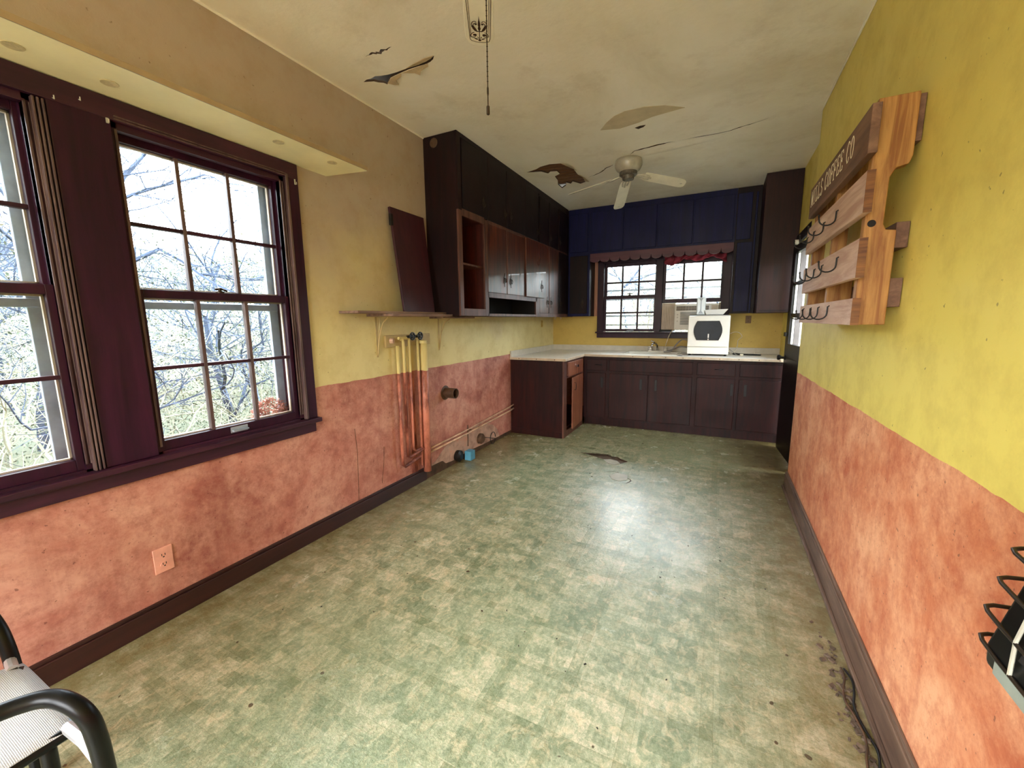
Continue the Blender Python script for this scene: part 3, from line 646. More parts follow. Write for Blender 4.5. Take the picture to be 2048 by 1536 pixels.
xs = [-1.555, -1.145, -.747, -.345, .078]
for i in range(4): door_y(u, xs[i]+.012, xs[i+1]-.004, 2.212, 2.70, m_navy)
u = thing('upper_cabinet', (.21, 5.57, 1.39), 'narrow dark wall cabinet right of the back window', 'cabinet', 'dark wall cabinets on the back wall')
bx(.097, .333, YF+.038, YB, 1.395, ZC-.003).build('carcass', m_wood2, u, .002)
bx(.097, .333, YF+.018, YF+.038, 1.395, ZC-.003).build('face_frame', m_wood2, u)
door_y(u, .125, .272, 1.415, 2.175, m_navy); door_y(u, .105, .245, 2.21, 2.70, m_navy)
bx(.280, .300, YF+.006, YF+.018, 1.40, 2.70).build('vertical_bead', m_navy, u, .003)
u = thing('deep_cabinet', (.49, 5.36, 1.39), 'tall deep dark reddish cabinet hanging in the right back corner', 'cabinet')
bx(.336, .650, 5.045, YB, 1.392, ZC-.003).build('carcass', wood('red_brown_panel', srgb(36, 14, 14), srgb(76, 34, 26), .4, 'z', spec=.3), u, .003)
bx(.36, .64, 5.040, 5.046, 1.405, 1.42).build('bottom_lip', m_wood2, u)

# scalloped valance over the window
def scallop():
    pts = [(-1.571, 2.19), (-1.571, 2.078)]; n = 13; x0, x1 = -1.571, .094; wdt = (x1-x0)/n
    for i in range(n):
        for k in range(1, 9):
            a = math.pi*k/8; pts.append((x0+wdt*(i+.5-.5*math.cos(a)), 2.112-.036*math.sin(a)+(.016 if k == 8 and i < n-1 else 0)))
    pts[-1] = (x1, 2.078); pts.append((x1, 2.19)); return pts
o = MB().prism(scallop(), 'y', YF+.018, YF+.036).build('scalloped_valance', wood('valance_wood', srgb(70, 30, 44), srgb(104, 50, 62), .4, 'x'), bevel=.002)
tag(o, 'reddish brown wooden valance with scalloped bottom edge over the back window', 'valance')
# bunched red cloth
mb = MB(); n = 26
for i in range(n):
    x = -.66+i*.69/(n-1)
    for k in range(6):
        a = k/5; mb.v.append((x, 5.60+.03*math.sin(i*1.7+k)+.02*math.sin(i*.6), 2.115-.01*i/n - a*(.075+.022*math.sin(i*.55)+.02*math.sin(i*.23+1))+.006*math.sin(i*2.1+k*2)))
for i in range(n-1):
    for k in range(5): mb.f.append((i*6+k, i*6+k+1, (i+1)*6+k+1, (i+1)*6+k))
o = mb.build('bunched_curtain', m_red, smooth=True, fix=False); sm = o.modifiers.new('solid', 'SOLIDIFY'); sm.thickness = .008
tag(o, 'crumpled red cloth bunched up behind the valance over the right sash', 'curtain')

# ------------------------------------------------------------------ base cabinets
XB, YC = -1.512, 5.02
def pull_y(parent, x, y, z, w_=.07, mat=None, vert=False):
    a = [(-w_/2, 0), (-w_/2, .022), (0, .026), (w_/2, .022), (w_/2, 0)]
    return MB().tube([(x+(0 if vert else p), y-q, z+(p if vert else 0)) for p, q in a], .0045, 6).build('handle', mat or m_blackp, parent, smooth=True)
u = thing('base_cabinet', (-1.85, 4.66, 0), 'short dark base cabinet run by the left wall with lighter drawer front', 'cabinet', 'base cabinets')
bx(XL, XB-.018, 4.30, 4.318, 0, .885).build('end_panel', m_base, u, .002)
bx(XL, XB-.018, 4.318, 5.68, .09, .105).build('bottom_panel', m_vin, u)
bx(XL+.01, XL+.02, 4.318, 5.68, .09, .885).build('back_panel', m_dark, u)
m_lite = wood('worn_red_oak_front', srgb(104, 52, 34), srgb(176, 112, 76), .35, 'z')
mb = MB().box(XB-.018, XB, 4.298, 4.395, 0, .885).box(XB-.018, XB, 4.955, 5.02, 0, .885).box(XB-.018, XB, 4.395, 4.955, .862, .885).box(XB-.018, XB, 4.395, 4.955, .680, .705).box(XB-.018, XB, 4.395, 4.955, 0, .075)
mb.build('face_frame', m_frame, u, .002)
d = bx(XB, XB+.018, 4.405, 4.945, .700, .862).build('drawer', m_lite, u, .003)
MB().tube([(XB+.018, 4.67, .80), (XB+.04, 4.67, .80)], .007, 8).box(XB+.034, XB+.042, 4.645, 4.705, .785, .815).build('knob', m_chrome, d, .003)
Dr = Matrix.Translation((XB+.002, 4.945, 0)) @ Matrix.Rotation(math.radians(3), 4, 'Z')
d = MB().box(0, .018, -.455, 0, .072, .680, Dr).build('door', m_lite, u, .003); d['label'] = 'door standing slightly ajar'
MB().tube([Dr @ Vector(p) for p in ((.018, -.40, .53), (.036, -.40, .535), (.038, -.40, .573), (.036, -.40, .612), (.018, -.40, .617))], .004, 6).build('handle', m_blackp, d)
bx(XL+.005, XB-.02, 4.29, 4.3, 0, .07).build('plinth', m_base, u, .002)

def base_unit(x0, x1, label, drawers, doors, rail=True):
    u = thing('base_cabinet', ((x0+x1)/2, 5.36, 0), label, 'cabinet', 'base cabinets')
    bx(x0, x1, YC+.04, YB-.02, .10, .885).build('carcass', m_base, u)
    bx(x0, x1, YC+.08, YC+.10, 0, .10).build('toe_kick', m_base, u)
    bx(x0, x1, YC+.018, YC+.04, .10, .886).build('face_frame', m_base, u)
    for a, b, pull in drawers:
        d = bx(a, b, YC, YC+.018, .712, .850).build('drawer', m_base, u, .004)
        if pull: pull_y(d, (a+b)/2+.03, YC, .785, .075)
    for a, b, hx in doors:
        d = bx(a, b, YC, YC+.018, .118, .682).build('door', m_base, u, .004)
        if hx is not None: bx(hx-.014, hx+.014, YC-.004, YC, .50, .63).build('handle_plate', m_blackp, d, .002)
    return u
base_unit(-1.511, -1.20, 'narrow dark base cabinet in the inside corner of the counter', [(-1.47, -1.215, True)], [(-1.462, -1.225, -1.27)])
base_unit(-1.20, -.235, 'wide two-door dark sink cabinet under the back window', [(-1.182, -.24, False)], [(-1.178, -.722, -.80), (-.714, -.242, -.63)])
base_unit(-.235, .205, 'dark base cabinet below the white countertop dishwasher', [(-.197, .185, True)], [(-.193, .188, .16)])
base_unit(.205, .650, 'dark base cabinet at the right end beside the door', [(.228, .61, False)], [(.225, .61, .29)])

# worktop with sink cut-out
u = thing('worktop', (-.8, 5.3, .887), 'white L-shaped laminate worktop with low grey backsplash', 'countertop')
SX0, SX1, SY0, SY1 = -1.06, -.42, 5.14, 5.62
mb = MB().box(XL, XB+.018, 4.285, 5.69, .888, .914)
mb.box(XB+.018, SX0, 4.995, 5.69, .888, .914).box(SX1, .650, 4.995, 5.69, .888, .914).box(SX0, SX1, 4.995, SY0, .888, .914).box(SX0, SX1, SY1, 5.69, .888, .914)
mb.build('slab', m_counter, u)
ed = bx(XL, XB+.018, 4.281, 4.285, .886, .912).box(XB+.018, XB+.021, 4.281, 4.99, .886, .912).box(XB+.018, .650, 4.991, 4.995, .886, .913).build('edge_strip', m_edge, u)
for i in range(3): MB().lathe([(.006, 0), (.004, -.002)], (XL+.12+i*.22, 4.281, .899), 'y', 10).build('screw', m_rust, ed)
for i in range(9): MB().lathe([(.005, 0), (.003, -.002)], (-.9+i*.185, 4.991, .899), 'y', 10).build('screw', m_rust, ed)
bx(XL, XL+.018, 4.287, YB, .914, .985).box(XL, .650, YB-.018, YB, .914, .985).build('backsplash', m_splash, u, .003)
s = thing('sink', (-.74, 5.38, .9), 'white enamel drop-in kitchen sink under the back window', 'sink')
mb = MB()
mb.box(SX0-.015, SX1+.015, SY0-.015, SY0+.02, .914, .921).box(SX0-.015, SX1+.015, SY1-.10, SY1+.015, .914, .924).box(SX0-.015, SX0+.02, SY0, SY1, .914, .921).box(SX1-.02, SX1+.015, SY0, SY1, .914, .921)
mb.build('rim', m_porc, s, .003)
bi = MB(); bi.box(SX0+.012, SX1-.012, SY0+.012, SY1-.095, .760, .766); bi.box(SX0+.006, SX0+.014, SY0+.01, SY1-.09, .76, .916).box(SX1-.014, SX1-.006, SY0+.01, SY1-.09, .76, .916).box(SX0+.01, SX1-.01, SY0+.006, SY0+.014, .76, .916).box(SX0+.01, SX1-.01, SY1-.098, SY1-.09, .76, .916)
bi.build('basin', m_porc, s)
f = thing('faucet', (-.70, 5.56, .924), 'chrome two-handle faucet with white base behind the sink', 'faucet')
bx(-.81, -.59, 5.535, 5.59, .924, .936).build('deck_plate', m_porc, f, .004)
for x in (-.79, -.60): MB().lathe([(.024, 0), (.024, .02), (.018, .03), (.024, .045), (.016, .056), (0, .058)], (x, 5.56, .936), n=14).build('handle', m_white, f, smooth=False)
MB().tube([(-.70, 5.56, .936), (-.70, 5.56, 1.0), (-.71, 5.54, 1.03), (-.73, 5.48, 1.035), (-.745, 5.42, 1.02), (-.75, 5.40, .995)], .010, 10).build('spout', m_chrome, f, smooth=True)
MB().tube([(-.70, 5.55, 1.005), (-.74, 5.53, 1.05), (-.77, 5.50, 1.065)], .006, 8).build('spray_lever', m_chrome, f, smooth=True)

# dishwasher
X0, X1, Y0, Y1, Z0, Z1 = -.325, .108, 5.20, 5.62, .932, 1.372
d = thing('countertop_dishwasher', (-.11, 5.4, .914), 'white countertop dishwasher with dark rounded window', 'dishwasher')
bx(X0, X1, Y0+.022, Y1, Z0, Z1).build('body', m_white, d, .014, seg=4)
bx(X0+.008, X1-.008, Y0+.05, Y1-.03, Z1-.003, Z1+.008).build('top_cover', plain('dark_glossy_top', srgb(40, 42, 50), .12), d, .004)
dd = bx(X0+.002, X1-.002, Y0, Y0+.021, 1.018, Z1-.006).build('door', m_white, d, .006)
bx(X0+.002, X1-.002, Y0+.002, Y0+.021, Z0+.002, 1.012).build('kick_panel', m_white, d, .005)
def bulge(x0, x1, z0, z1, b, n=10):
    p = []
    for i in range(n+1): a = i/n; p.append((x1-b+b*math.sin(math.pi*a), z0+(z1-z0)*a))
    for i in range(n+1): a = i/n; p.append((x0+b-b*math.sin(math.pi*a), z1-(z1-z0)*a))
    return p
MB().prism(bulge(-.262, .034, 1.092, 1.312, .034), 'y', Y0-.004, Y0+.001).build('window_frame', m_black, dd)
MB().prism(bulge(-.252, .024, 1.102, 1.302, .032), 'y', Y0-.0055, Y0-.0035).build('window_glass', m_dwglass, dd)
bx(-.112, -.100, Y0-.0075, Y0-.005, 1.12, 1.165).box(-.112, -.100, Y0-.0075, Y0-.005, 1.098, 1.110).build('window_badge', m_white, dd)
for x in (X0+.03, X1-.03):
    for y in (Y0+.04, Y1-.04): MB().lathe([(.014, 0), (.014, .02)], (x, y, .9145), n=12).build('foot', m_black, d)
# items on top of it
o = thing('plastic_pitcher', (-.20, 5.30, Z1+.008), 'tall clear plastic container standing on the dishwasher', 'container')
MB().prism([(-.247, 1.381), (-.158, 1.381), (-.153, 1.578), (-.250, 1.578)], 'y', 5.26, 5.35).build('body', m_frosted, o, .010)
MB().prism([(-.232, 1.395), (-.176, 1.395), (-.198, 1.43), (-.198, 1.54), (-.180, 1.57), (-.226, 1.57), (-.208, 1.54), (-.208, 1.43)], 'y', 5.2575, 5.26).build('embossed_rib', m_alum, o)
o = MB().add([(-.14, 5.26, 1.3815), (.03, 5.26, 1.3815), (.03, 5.42, 1.3815), (-.14, 5.42, 1.3815), (-.165, 5.235, 1.435), (.078, 5.235, 1.440), (.078, 5.45, 1.440), (-.165, 5.45, 1.435)],
   [(0, 1, 2, 3), (0, 1, 5, 4), (1, 2, 6, 5), (2, 3, 7, 6), (3, 0, 4, 7)]).build('paper_tray', m_paper); o.modifiers.new('s', 'SOLIDIFY').thickness = .003
tag(o, 'white open paper tray on top of the dishwasher, beside the clear container', 'tray')

# window air conditioner
a = thing('window_air_conditioner', (-.32, 5.7, 1.18), 'beige window air conditioner behind the dishwasher', 'air conditioner')
bx(-.515, -.02, 5.585, 5.95, 1.200, 1.520).build('housing', m_white, a, .008)
m_acfil = plain('beige_side_curtain', srgb(206, 190, 172), .5, var=.05)
mb = MB()
for i in range(8): mb.box(-.678+i*.02, -.662+i*.02, YB+.0, YB+.012, 1.205, 1.535)
mb.box(-.68, -.515, YB+.010, YB+.016, 1.195, 1.538); mb.build('side_curtain', m_acfil, a)
bx(-.02, .0, YB, YB+.012, 1.205, 1.535).build('side_curtain', m_acfil, a)
mb = MB()
for i in range(11): mb.box(-.445, -.24, 5.574, 5.585, 1.268+i*.0145, 1.275+i*.0145)
mb.build('intake_louvre', plain('grey_louvre', srgb(120, 116, 110), .5), a)
bx(-.495, -.13, 5.580, 5.5855, 1.440, 1.492).build('outlet_slot', m_dark, a)
for i in range(22): 
    pass
mb = MB()
for i in range(26): mb.box(-.49+i*.0138, -.486+i*.0138, 5.575, 5.5845, 1.442, 1.490)
for z in (1.458, 1.474): mb.box(-.495, -.13, 5.5745, 5.579, z, z+.003)
mb.build('outlet_vanes', m_acfil, a)
bx(-.10, -.03, 5.580, 5.5855, 1.42, 1.50).build('side_vent', m_edge, a)
for z in (1.39, 1.355, 1.31): MB().lathe([(.009, 0), (.009, -.006)], (-.477, 5.585, z), 'y', 12).build('knob', m_splash, a)
o = MB().box(-.70, -.53, YB-.045, YB+.0, 1.173, 1.200).build('dark_sealing_rag', m_black, bevel=.01); tag(o, 'dark rag stuffed under the air conditioner on the sill', 'rag')

# cords and hoses
def cord(name, pts, r, mat, label, cat, n=6, sub=5):
    P = [Vector(p) for p in pts]; out = []
    for i in range(len(P)-1):
        p0, p1, p2, p3 = P[max(i-1, 0)], P[i], P[i+1], P[min(i+2, len(P)-1)]
        for k in range(sub):
            t_ = k/sub; out.append(.5*((2*p1)+(-p0+p2)*t_+(2*p0-5*p1+4*p2-p3)*t_*t_+(-p0+3*p1-3*p2+p3)*t_**3))
    out.append(P[-1]); o = MB().tube(out, r, n).build(name, mat, smooth=True)
    return tag(o, label, cat) if label else o
cord('hanging_cord', [(-.505, 5.57, 1.195), (-.53, 5.55, 1.19), (-.56, 5.54, 1.13), (-.585, 5.54, 1.05), (-.60, 5.56, 1.0)], .005, m_cable, 'cream cord hanging from the air conditioner to the faucet handle', 'cord')
cord('drain_hose', [(-.335, 5.5, 1.08), (-.40, 5.48, 1.085), (-.46, 5.46, 1.03), (-.50, 5.44, .965), (-.53, 5.42, .938), (-.60, 5.40, .935)], .009, m_greyhose, 'grey corrugated hose arching from dishwasher into the sink', 'hose')
cord('supply_hose', [(-.335, 5.56, .985), (-.42, 5.55, .995), (-.50, 5.54, .96), (-.57, 5.53, .94)], .008, m_greyhose, 'thin grey hose lying low behind the sink edge', 'hose')
cord('white_cord_loop', [(.12, 5.62, 1.155), (.17, 5.62, 1.175), (.22, 5.62, 1.165), (.25, 5.62, 1.12), (.21, 5.60, 1.08), (.205, 5.56, 1.02), (.18, 5.50, .95), (.13, 5.47, .935), (.11, 5.5, .99)], .0035, m_cable, 'white cord looped against the wall right of the dishwasher', 'cord')
cord('black_cord', [(.115, 5.50, .935), (.20, 5.48, .928), (.30, 5.45, .922), (.38, 5.47, .922), (.44, 5.44, .922), (.34, 5.42, .921), (.25, 5.44, .921), (.16, 5.47, .921)], .006, m_black, 'black cords tangled on the worktop right of the dishwasher', 'cord')
cord('grey_cord', [(.12, 5.46, .98), (.16, 5.42, .95), (.20, 5.38, .921), (.24, 5.36, .921)], .004, m_greyhose, 'thin grey cord trailing from the dishwasher onto the worktop', 'cord')
tag(bx(.23, .265, 5.34, 5.37, .9145, .935).build('power_plug', m_cable, bevel=.004), 'cream power plug lying on the worktop by the dishwasher', 'plug')
tag(bx(.38, .45, 5.53, 5.56, .9145, .945).build('clear_bottle_cap', m_splash, bevel=.01), 'pale plastic piece on the worktop near the right back corner', 'clutter')
tag(MB().prism([(-.42, 5.10), (-.36, 5.09), (-.37, 5.12), (-.41, 5.125)], 'z', .9145, .918).build('dark_scrap', m_black), 'small dark scrap on the worktop left of the dishwasher', 'scrap')

# outlets
def outlet(name, P, u_, n_, label, mat, wid=.072, hgt=.116):
    """P centre on wall, u_ horizontal direction, n_ outward normal"""
    P, u_, n_ = Vector(P), Vector(u_), Vector(n_); z_ = Vector((0, 0, 1))
    F = Matrix((u_, n_, z_)).transposed().to_4x4(); F.translation = P
    t = thing(name, P, label, 'outlet')
    MB().box(-wid/2, wid/2, 0, .005, -hgt/2, hgt/2, F).build('cover_plate', mat, t, .002)
    for s in (-1, 1):
        k = MB(); pts = [(.014*math.cos(a)*1.15, s*.021+.0135*math.sin(a)) for a in [2*math.pi*i/14 for i in range(14)]]
        k.add([F @ Vector((p[0], .005, p[1])) for p in pts]+[F @ Vector((p[0], .0075, p[1])) for p in pts], [tuple(range(14, 28))]+[(i, (i+1) % 14, 14+(i+1) % 14, 14+i) for i in range(14)])
        fc = k.build('socket', mat, t)
        q = MB()
        for xx in (-.006, .006): q.box(xx-.0013, xx+.0013, .0075, .0082, s*.021-.001, s*.021+.009, F)
        q.box(-.003, .003, .0075, .0082, s*.021-.009, s*.021-.004, F); q.build('slots', m_dark, fc)
    MB().lathe([(.003, 0), (.003, .001)], (0, 0, 0), 'y', 8).build('screw', m_rust, t)
    sc = t.children[-1]
    for v in sc.data.vertices: v.co = F @ (v.co + Vector((0, .005, 0)))
m_outp = plain('painted_over_plate', srgb(226, 160, 138), .5, var=.1)
outlet('wall_outlet', (XL, .815, .290), (0, 1, 0), (1, 0, 0), 'terracotta-painted duplex outlet low on the left wall', m_outp)
outlet('wall_outlet', (.305, YB, 1.322), (1, 0, 0), (0, -1, 0), 'brown outlet on the back wall right of the dishwasher', plain('brown_plate', srgb(120, 84, 40), .5), .06, .09)
outlet('wall_outlet', (XL, 5.262, 1.29), (0, 1, 0), (1, 0, 0), 'dark outlet on the left wall above the corner worktop', plain('yellow_brown_plate', srgb(190, 150, 60), .5), .05, .09)

# ------------------------------------------------------------------ left wall fittings
u = thing('bracket_shelf', (-2.08, 2.6, 1.375), 'rough wooden wall shelf on two metal brackets beside the wall cabinet', 'shelf')
m_plank = wood('weathered_plank', srgb(90, 66, 60), srgb(168, 136, 112), .6, 'y')
bx(XL, XL+.17, 1.880, 3.02, 1.3935, 1.4095).build('plank', m_plank, u, .002)
bx(XL, XL+.24, 2.11, 2.80, 1.375, 1.393).build('plank', m_plank, u, .002)
bx(XL, XL+.14, 2.80, 3.30, 1.362, 1.376).build('plank', m_plank, u, .002)
for y in (2.192, 2.922):
    zt = 1.375 if y < 2.5 else 1.362
    mb = MB().box(XL, XL+.004, y-.008, y+.008, 1.087, zt).box(XL, XL+.13, y-.008, y+.008, zt-.004, zt)
    mb.tube([(XL+.006, y, 1.10), (XL+.03, y, 1.24), (XL+.07, y, 1.33), (XL+.12, y, zt-.006)], .0045, 6).tube([(XL+.005, y, 1.13), (XL+.045, y, zt-.01)], .003, 5)
    mb.build('bracket', m_bracket, u)
# loose door leaning
Ld = MB(); y0b, y1b, y0t, y1t = 2.345, 2.700, 2.372, 2.752
Ld.add([(XL+.120, y0b, 1.410), (XL+.120, y1b, 1.410), (XL+.004, y1t, 2.150), (XL+.004, y0t, 2.152), (XL+.138, y0b, 1.4105), (XL+.138, y1b, 1.4105), (XL+.022, y1t, 2.152), (XL+.022, y0t, 2.154)],
       [(0, 1, 2, 3), (4, 7, 6, 5), (0, 4, 5, 1), (1, 5, 6, 2), (2, 6, 7, 3), (3, 7, 4, 0)])
o = thing('loose_cabinet_door', (XL+.12, 2.55, 1.41), 'loose purple-brown cabinet door leaning on the bracket shelf', 'cabinet door')
Ld.build('panel', m_board, o, .002); bx(XL+.028, XL+.046, y0t-.022, y0t+.004, 2.02, 2.10).build('hinge', m_blackp, o, .002)

# valve manifold and pipes
u = thing('pipe_cluster', (-2.13, 2.5, .1), 'cluster of rusty painted pipes and two black valves on the left wall', 'pipes')
bx(XL, XL+.02, 2.262, 2.775, 1.150, 1.240).build('backing_board', m_bracket, u, .004)
bx(XL, XL+.010, 2.495, 2.56, .10, 1.15).build('strap_board', m_pipe, u, .002)
MB().tube([(XL+.045, 2.350, 1.16), (XL+.045, 2.345, .235), (XL+.045, 2.37, .215), (XL+.045, 2.56, .245)], [.013]*4, 10).build('pipe', m_pipe, u, smooth=True)
MB().tube([(XL+.05, 2.375, 1.205), (XL+.05, 2.400, 1.215), (XL+.05, 2.410, 1.18), (XL+.05, 2.402, .29), (XL+.05, 2.43, .275), (XL+.05, 2.60, .30)], .012, 10).build('pipe', m_pipe, u, smooth=True)
MB().tube([(XL+.05, 2.475, 1.205), (XL+.05, 2.470, .33), (XL+.05, 2.50, .305), (XL+.05, 2.58, .315)], .010, 10).build('pipe', m_pipe, u, smooth=True)
MB().tube([(XL+.05, 2.575, 1.20), (XL+.05, 2.57, .16)], .010, 10).build('pipe', m_pipe, u, smooth=True)
MB().tube([(XL+.055, 2.640, 1.19), (XL+.055, 2.632, .60), (XL+.055, 2.628, .095)], [.032, .032, .033], 14).build('drain_pipe', m_pipe, u, smooth=True)
MB().tube([(XL+.055, 2.628, 1.19), (XL+.055, 2.628, 1.165)], .036, 14).build('pipe_collar', m_pipe, u)
MB().tube([(XL+.05, 2.36, 1.215), (XL+.05, 2.60, 1.215)], .012, 8).build('cross_pipe', m_pipe, u)
MB().tube([(XL+.035, 2.29, 1.20), (XL+.06, 2.30, 1.20)], .02, 10).build('capped_stub', m_pipel, u)
for y in (2.455, 2.545):
    v = MB().tube([(XL+.05, y, 1.222), (XL+.10, y, 1.228)], .011, 10).build('valve', m_blackp, u)
    q = MB(); c0 = Vector((XL+.105, y, 1.228))
    q.tube([c0+Vector((0, .026*math.cos(a), .026*math.sin(a))) for a in [2*math.pi*i/16 for i in range(17)]], .006, 6, cap=False)
    for i in range(3): a = math.pi*i/3; q.tube([c0-Vector((0, .026*math.cos(a), .026*math.sin(a))), c0+Vector((0, .026*math.cos(a), .026*math.sin(a)))], .004, 5)
    q.build('valve_wheel', m_black, v)
for i, (z0, z1) in enumerate(((.262, .345), (.232, .300))):
    o = MB().tube([(XL+.035, 2.60, z0), (XL+.035, 3.25, (z0*.62+z1*.38)-.01), (XL+.035, 4.20, z1-.01), (XL+.035, 4.297, z1)], .010 if i else .008, 8).build('wall_pipe', m_pipel, smooth=True)
    tag(o, ('upper', 'lower')[i]+' of two thin pipes slanting along the wall into the base cabinet', 'pipe')
o = MB().tube([(XL+.035, 3.29, .33), (XL+.035, 3.285, .12)], .006, 8).tube([(XL+.035, 3.29, .27), (XL+.05, 3.31, .285), (XL+.035, 3.35, .27)], .006, 6).build('pipe_tee', m_rust); tag(o, 'short upright tee pipe rising from the slanting pipes', 'pipe')
v = thing('vent_stub', (XL, 2.99, .70), 'dark open vent pipe stub sticking out of the terracotta wall', 'vent pipe')
MB().lathe([(.062, 0), (.066, .004), (.050, .006)], (XL, 2.985, .70), 'x', 20).build('ragged_hole_ring', m_rust, v)
mb = MB(); n = 20; k = 0
for r, h in ((.046, 0), (.046, .115), (.041, .115), (.041, .01)):
    for j in range(n): a_ = 2*math.pi*j/n; mb.v.append((XL+h, 2.99+r*math.cos(a_), .70+r*math.sin(a_)))
for i in range(3):
    for j in range(n): mb.f.append((i*n+j, i*n+(j+1) % n, (i+1)*n+(j+1) % n, (i+1)*n+j))
mb.f.append(tuple(3*n+j for j in range(n))); mb.build('pipe', m_rust, v, smooth=False, fix=False)
b = thing('junction_box', (XL+.04, 3.24, .0), 'blue plastic electrical box with dark plug on the floor by the wall', 'electrical box')
bx(XL+.055, XL+.125, 3.19, 3.27, .01, .10).build('blue_box', m_blue, b, .004)
MB().lathe([(.055, 0), (.055, .04), (.03, .055)], (XL, 3.14, .06), 'x', 16).build('dark_backing', m_blackp, b)
b = thing('wire_coil', (XL+.03, 3.6, .02), 'dark junction cap with a loop of wire low on the left wall', 'wire')
MB().lathe([(.055, 0), (.055, .03), (.04, .045), (0, .05)], (XL, 3.56, .12), 'x', 18).build('junction_cap', m_rust, b)
MB().tube([(XL+.06, 3.74+.055*math.cos(a), .085+.065*math.sin(a)) for a in [2*math.pi*i/20 for i in range(20)]]+[(XL+.02, 3.62, .12)], .004, 6).build('wire_loop', m_blackp, b)

# ------------------------------------------------------------------ ceiling fans
def blade(parent, hub, ang, L, wd, z0, z1, pitch, mat, r0=.13):
    """tapered flat blade with clipped tip"""
    d = Vector((math.cos(ang), math.sin(ang), 0)); s_ = Vector((-math.sin(ang), math.cos(ang), 0))
    s2 = s_*math.cos(pitch)+Vector((0, 0, 1))*math.sin(pitch)
    def P(u_, v_, h=0):
        q = Vector((hub[0], hub[1], 0))+d*(r0+u_*(L-r0))+s2*v_; q.z += z0+(z1-z0)*u_ + h; return q
    out = [(0, -.40), (0, .40), (.06, .46), (.90, .5), (.965, .42), (1, .25), (1, -.25), (.965, -.42), (.90, -.5), (.06, -.46)]
    vs = [P(a, b_*wd) for a, b_ in out]+[P(a, b_*wd, .006) for a, b_ in out]; n = len(out)
    b_ = MB().add(vs, [tuple(range(n)), tuple(range(n, 2*n))[::-1]]+[(i, (i+1) % n, n+(i+1) % n, n+i) for i in range(n)]).build('blade', mat, parent, .0015)
    return b_, P, d, s2
m_dirtm = plain('dirty_grey_metal', srgb(112, 104, 92), .5, .3, var=.3, scale=40)
HUB = (-.825, 4.04)
f = thing('ceiling_fan', (HUB[0], HUB[1], ZC), 'white ceiling fan with three remaining blades near the cabinets', 'ceiling fan')
MB().lathe([(.060, 0), (.115, -.004), (.120, -.03), (.120, -.055), (.105, -.085), (.085, -.10), (.075, -.105)], (*HUB, ZC-.001), n=32).build('motor_housing', m_fang, f, smooth=True)
MB().lathe([(.078, 0), (.078, -.028), (.055, -.035), (.050, -.065), (.030, -.072)], (*HUB, ZC-.105), n=24).build('switch_housing', m_dirtm, f, smooth=False)
for ang, L, zt, pt_ in ((math.radians(170), .60, 2.575, -.26), (math.radians(109), .72, 2.525, -.18), (math.radians(29), .53, 2.56, -.30)):
    bl, P, d, s2 = blade(f, HUB, ang, L, .115, 2.625, zt, pt_, m_fanw, .15)
    h = Vector((*HUB, 2.64)); mb = MB()
    for sg in (-1, 1):
        mb.tube([h+d*.06, h+d*.10+s2*sg*.018-Vector((0, 0, .01)), P(0.02, sg*.030)-Vector((0, 0, .006)), P(.12, sg*.022)-Vector((0, 0, .004))], .006, 6)
    mb.tube([h+d*.06, P(0.0, 0)-Vector((0, 0, .004)), P(.16, 0)-Vector((0, 0, .004))], .008, 6)
    mb.build('blade_iron', m_fang, f)
    MB().lathe([(.010, 0), (.010, -.002)], P(.90, .0)-Vector((0, 0, .001)), n=12).build('tip_mark', m_fang, bl)

HUB2 = (-.66, 1.10)
f2 = thing('ceiling_fan', (HUB2[0], HUB2[1], ZC), 'nearer ceiling fan at the top edge, blade stencilled with scrollwork', 'ceiling fan')
MB().lathe([(.06, 0), (.12, -.004), (.125, -.05), (.10, -.10), (.07, -.12)], (*HUB2, ZC-.001), n=28).build('motor_housing', m_fang, f2, smooth=True)
MB().lathe([(.07, 0), (.07, -.06), (.05, -.11), (.02, -.12)], (*HUB2, ZC-.12), n=24).build('switch_housing', m_fang, f2, smooth=True)
tip = Vector((-.985, 1.688, 0)); dv = tip-Vector((*HUB2, 0)); a0 = math.atan2(dv.y, dv.x)
m_ink = plain('brown_stencil_ink', srgb(60, 36, 16), .5)
def ribbon(mb, P, pts, wd):
    for i in range(len(pts)-1):
        a, b_ = Vector(pts[i]), Vector(pts[i+1]); d = (b_-a)
        if d.length < 1e-6: continue
        n_ = Vector((-d.y, d.x)).normalized()*wd/2; e = d.normalized()*wd*.3
        q = [a-n_-e, b_-n_+e, b_+n_+e, a+n_-e]
        mb.add([P(*v) for v in q], [(0, 1, 2, 3)])
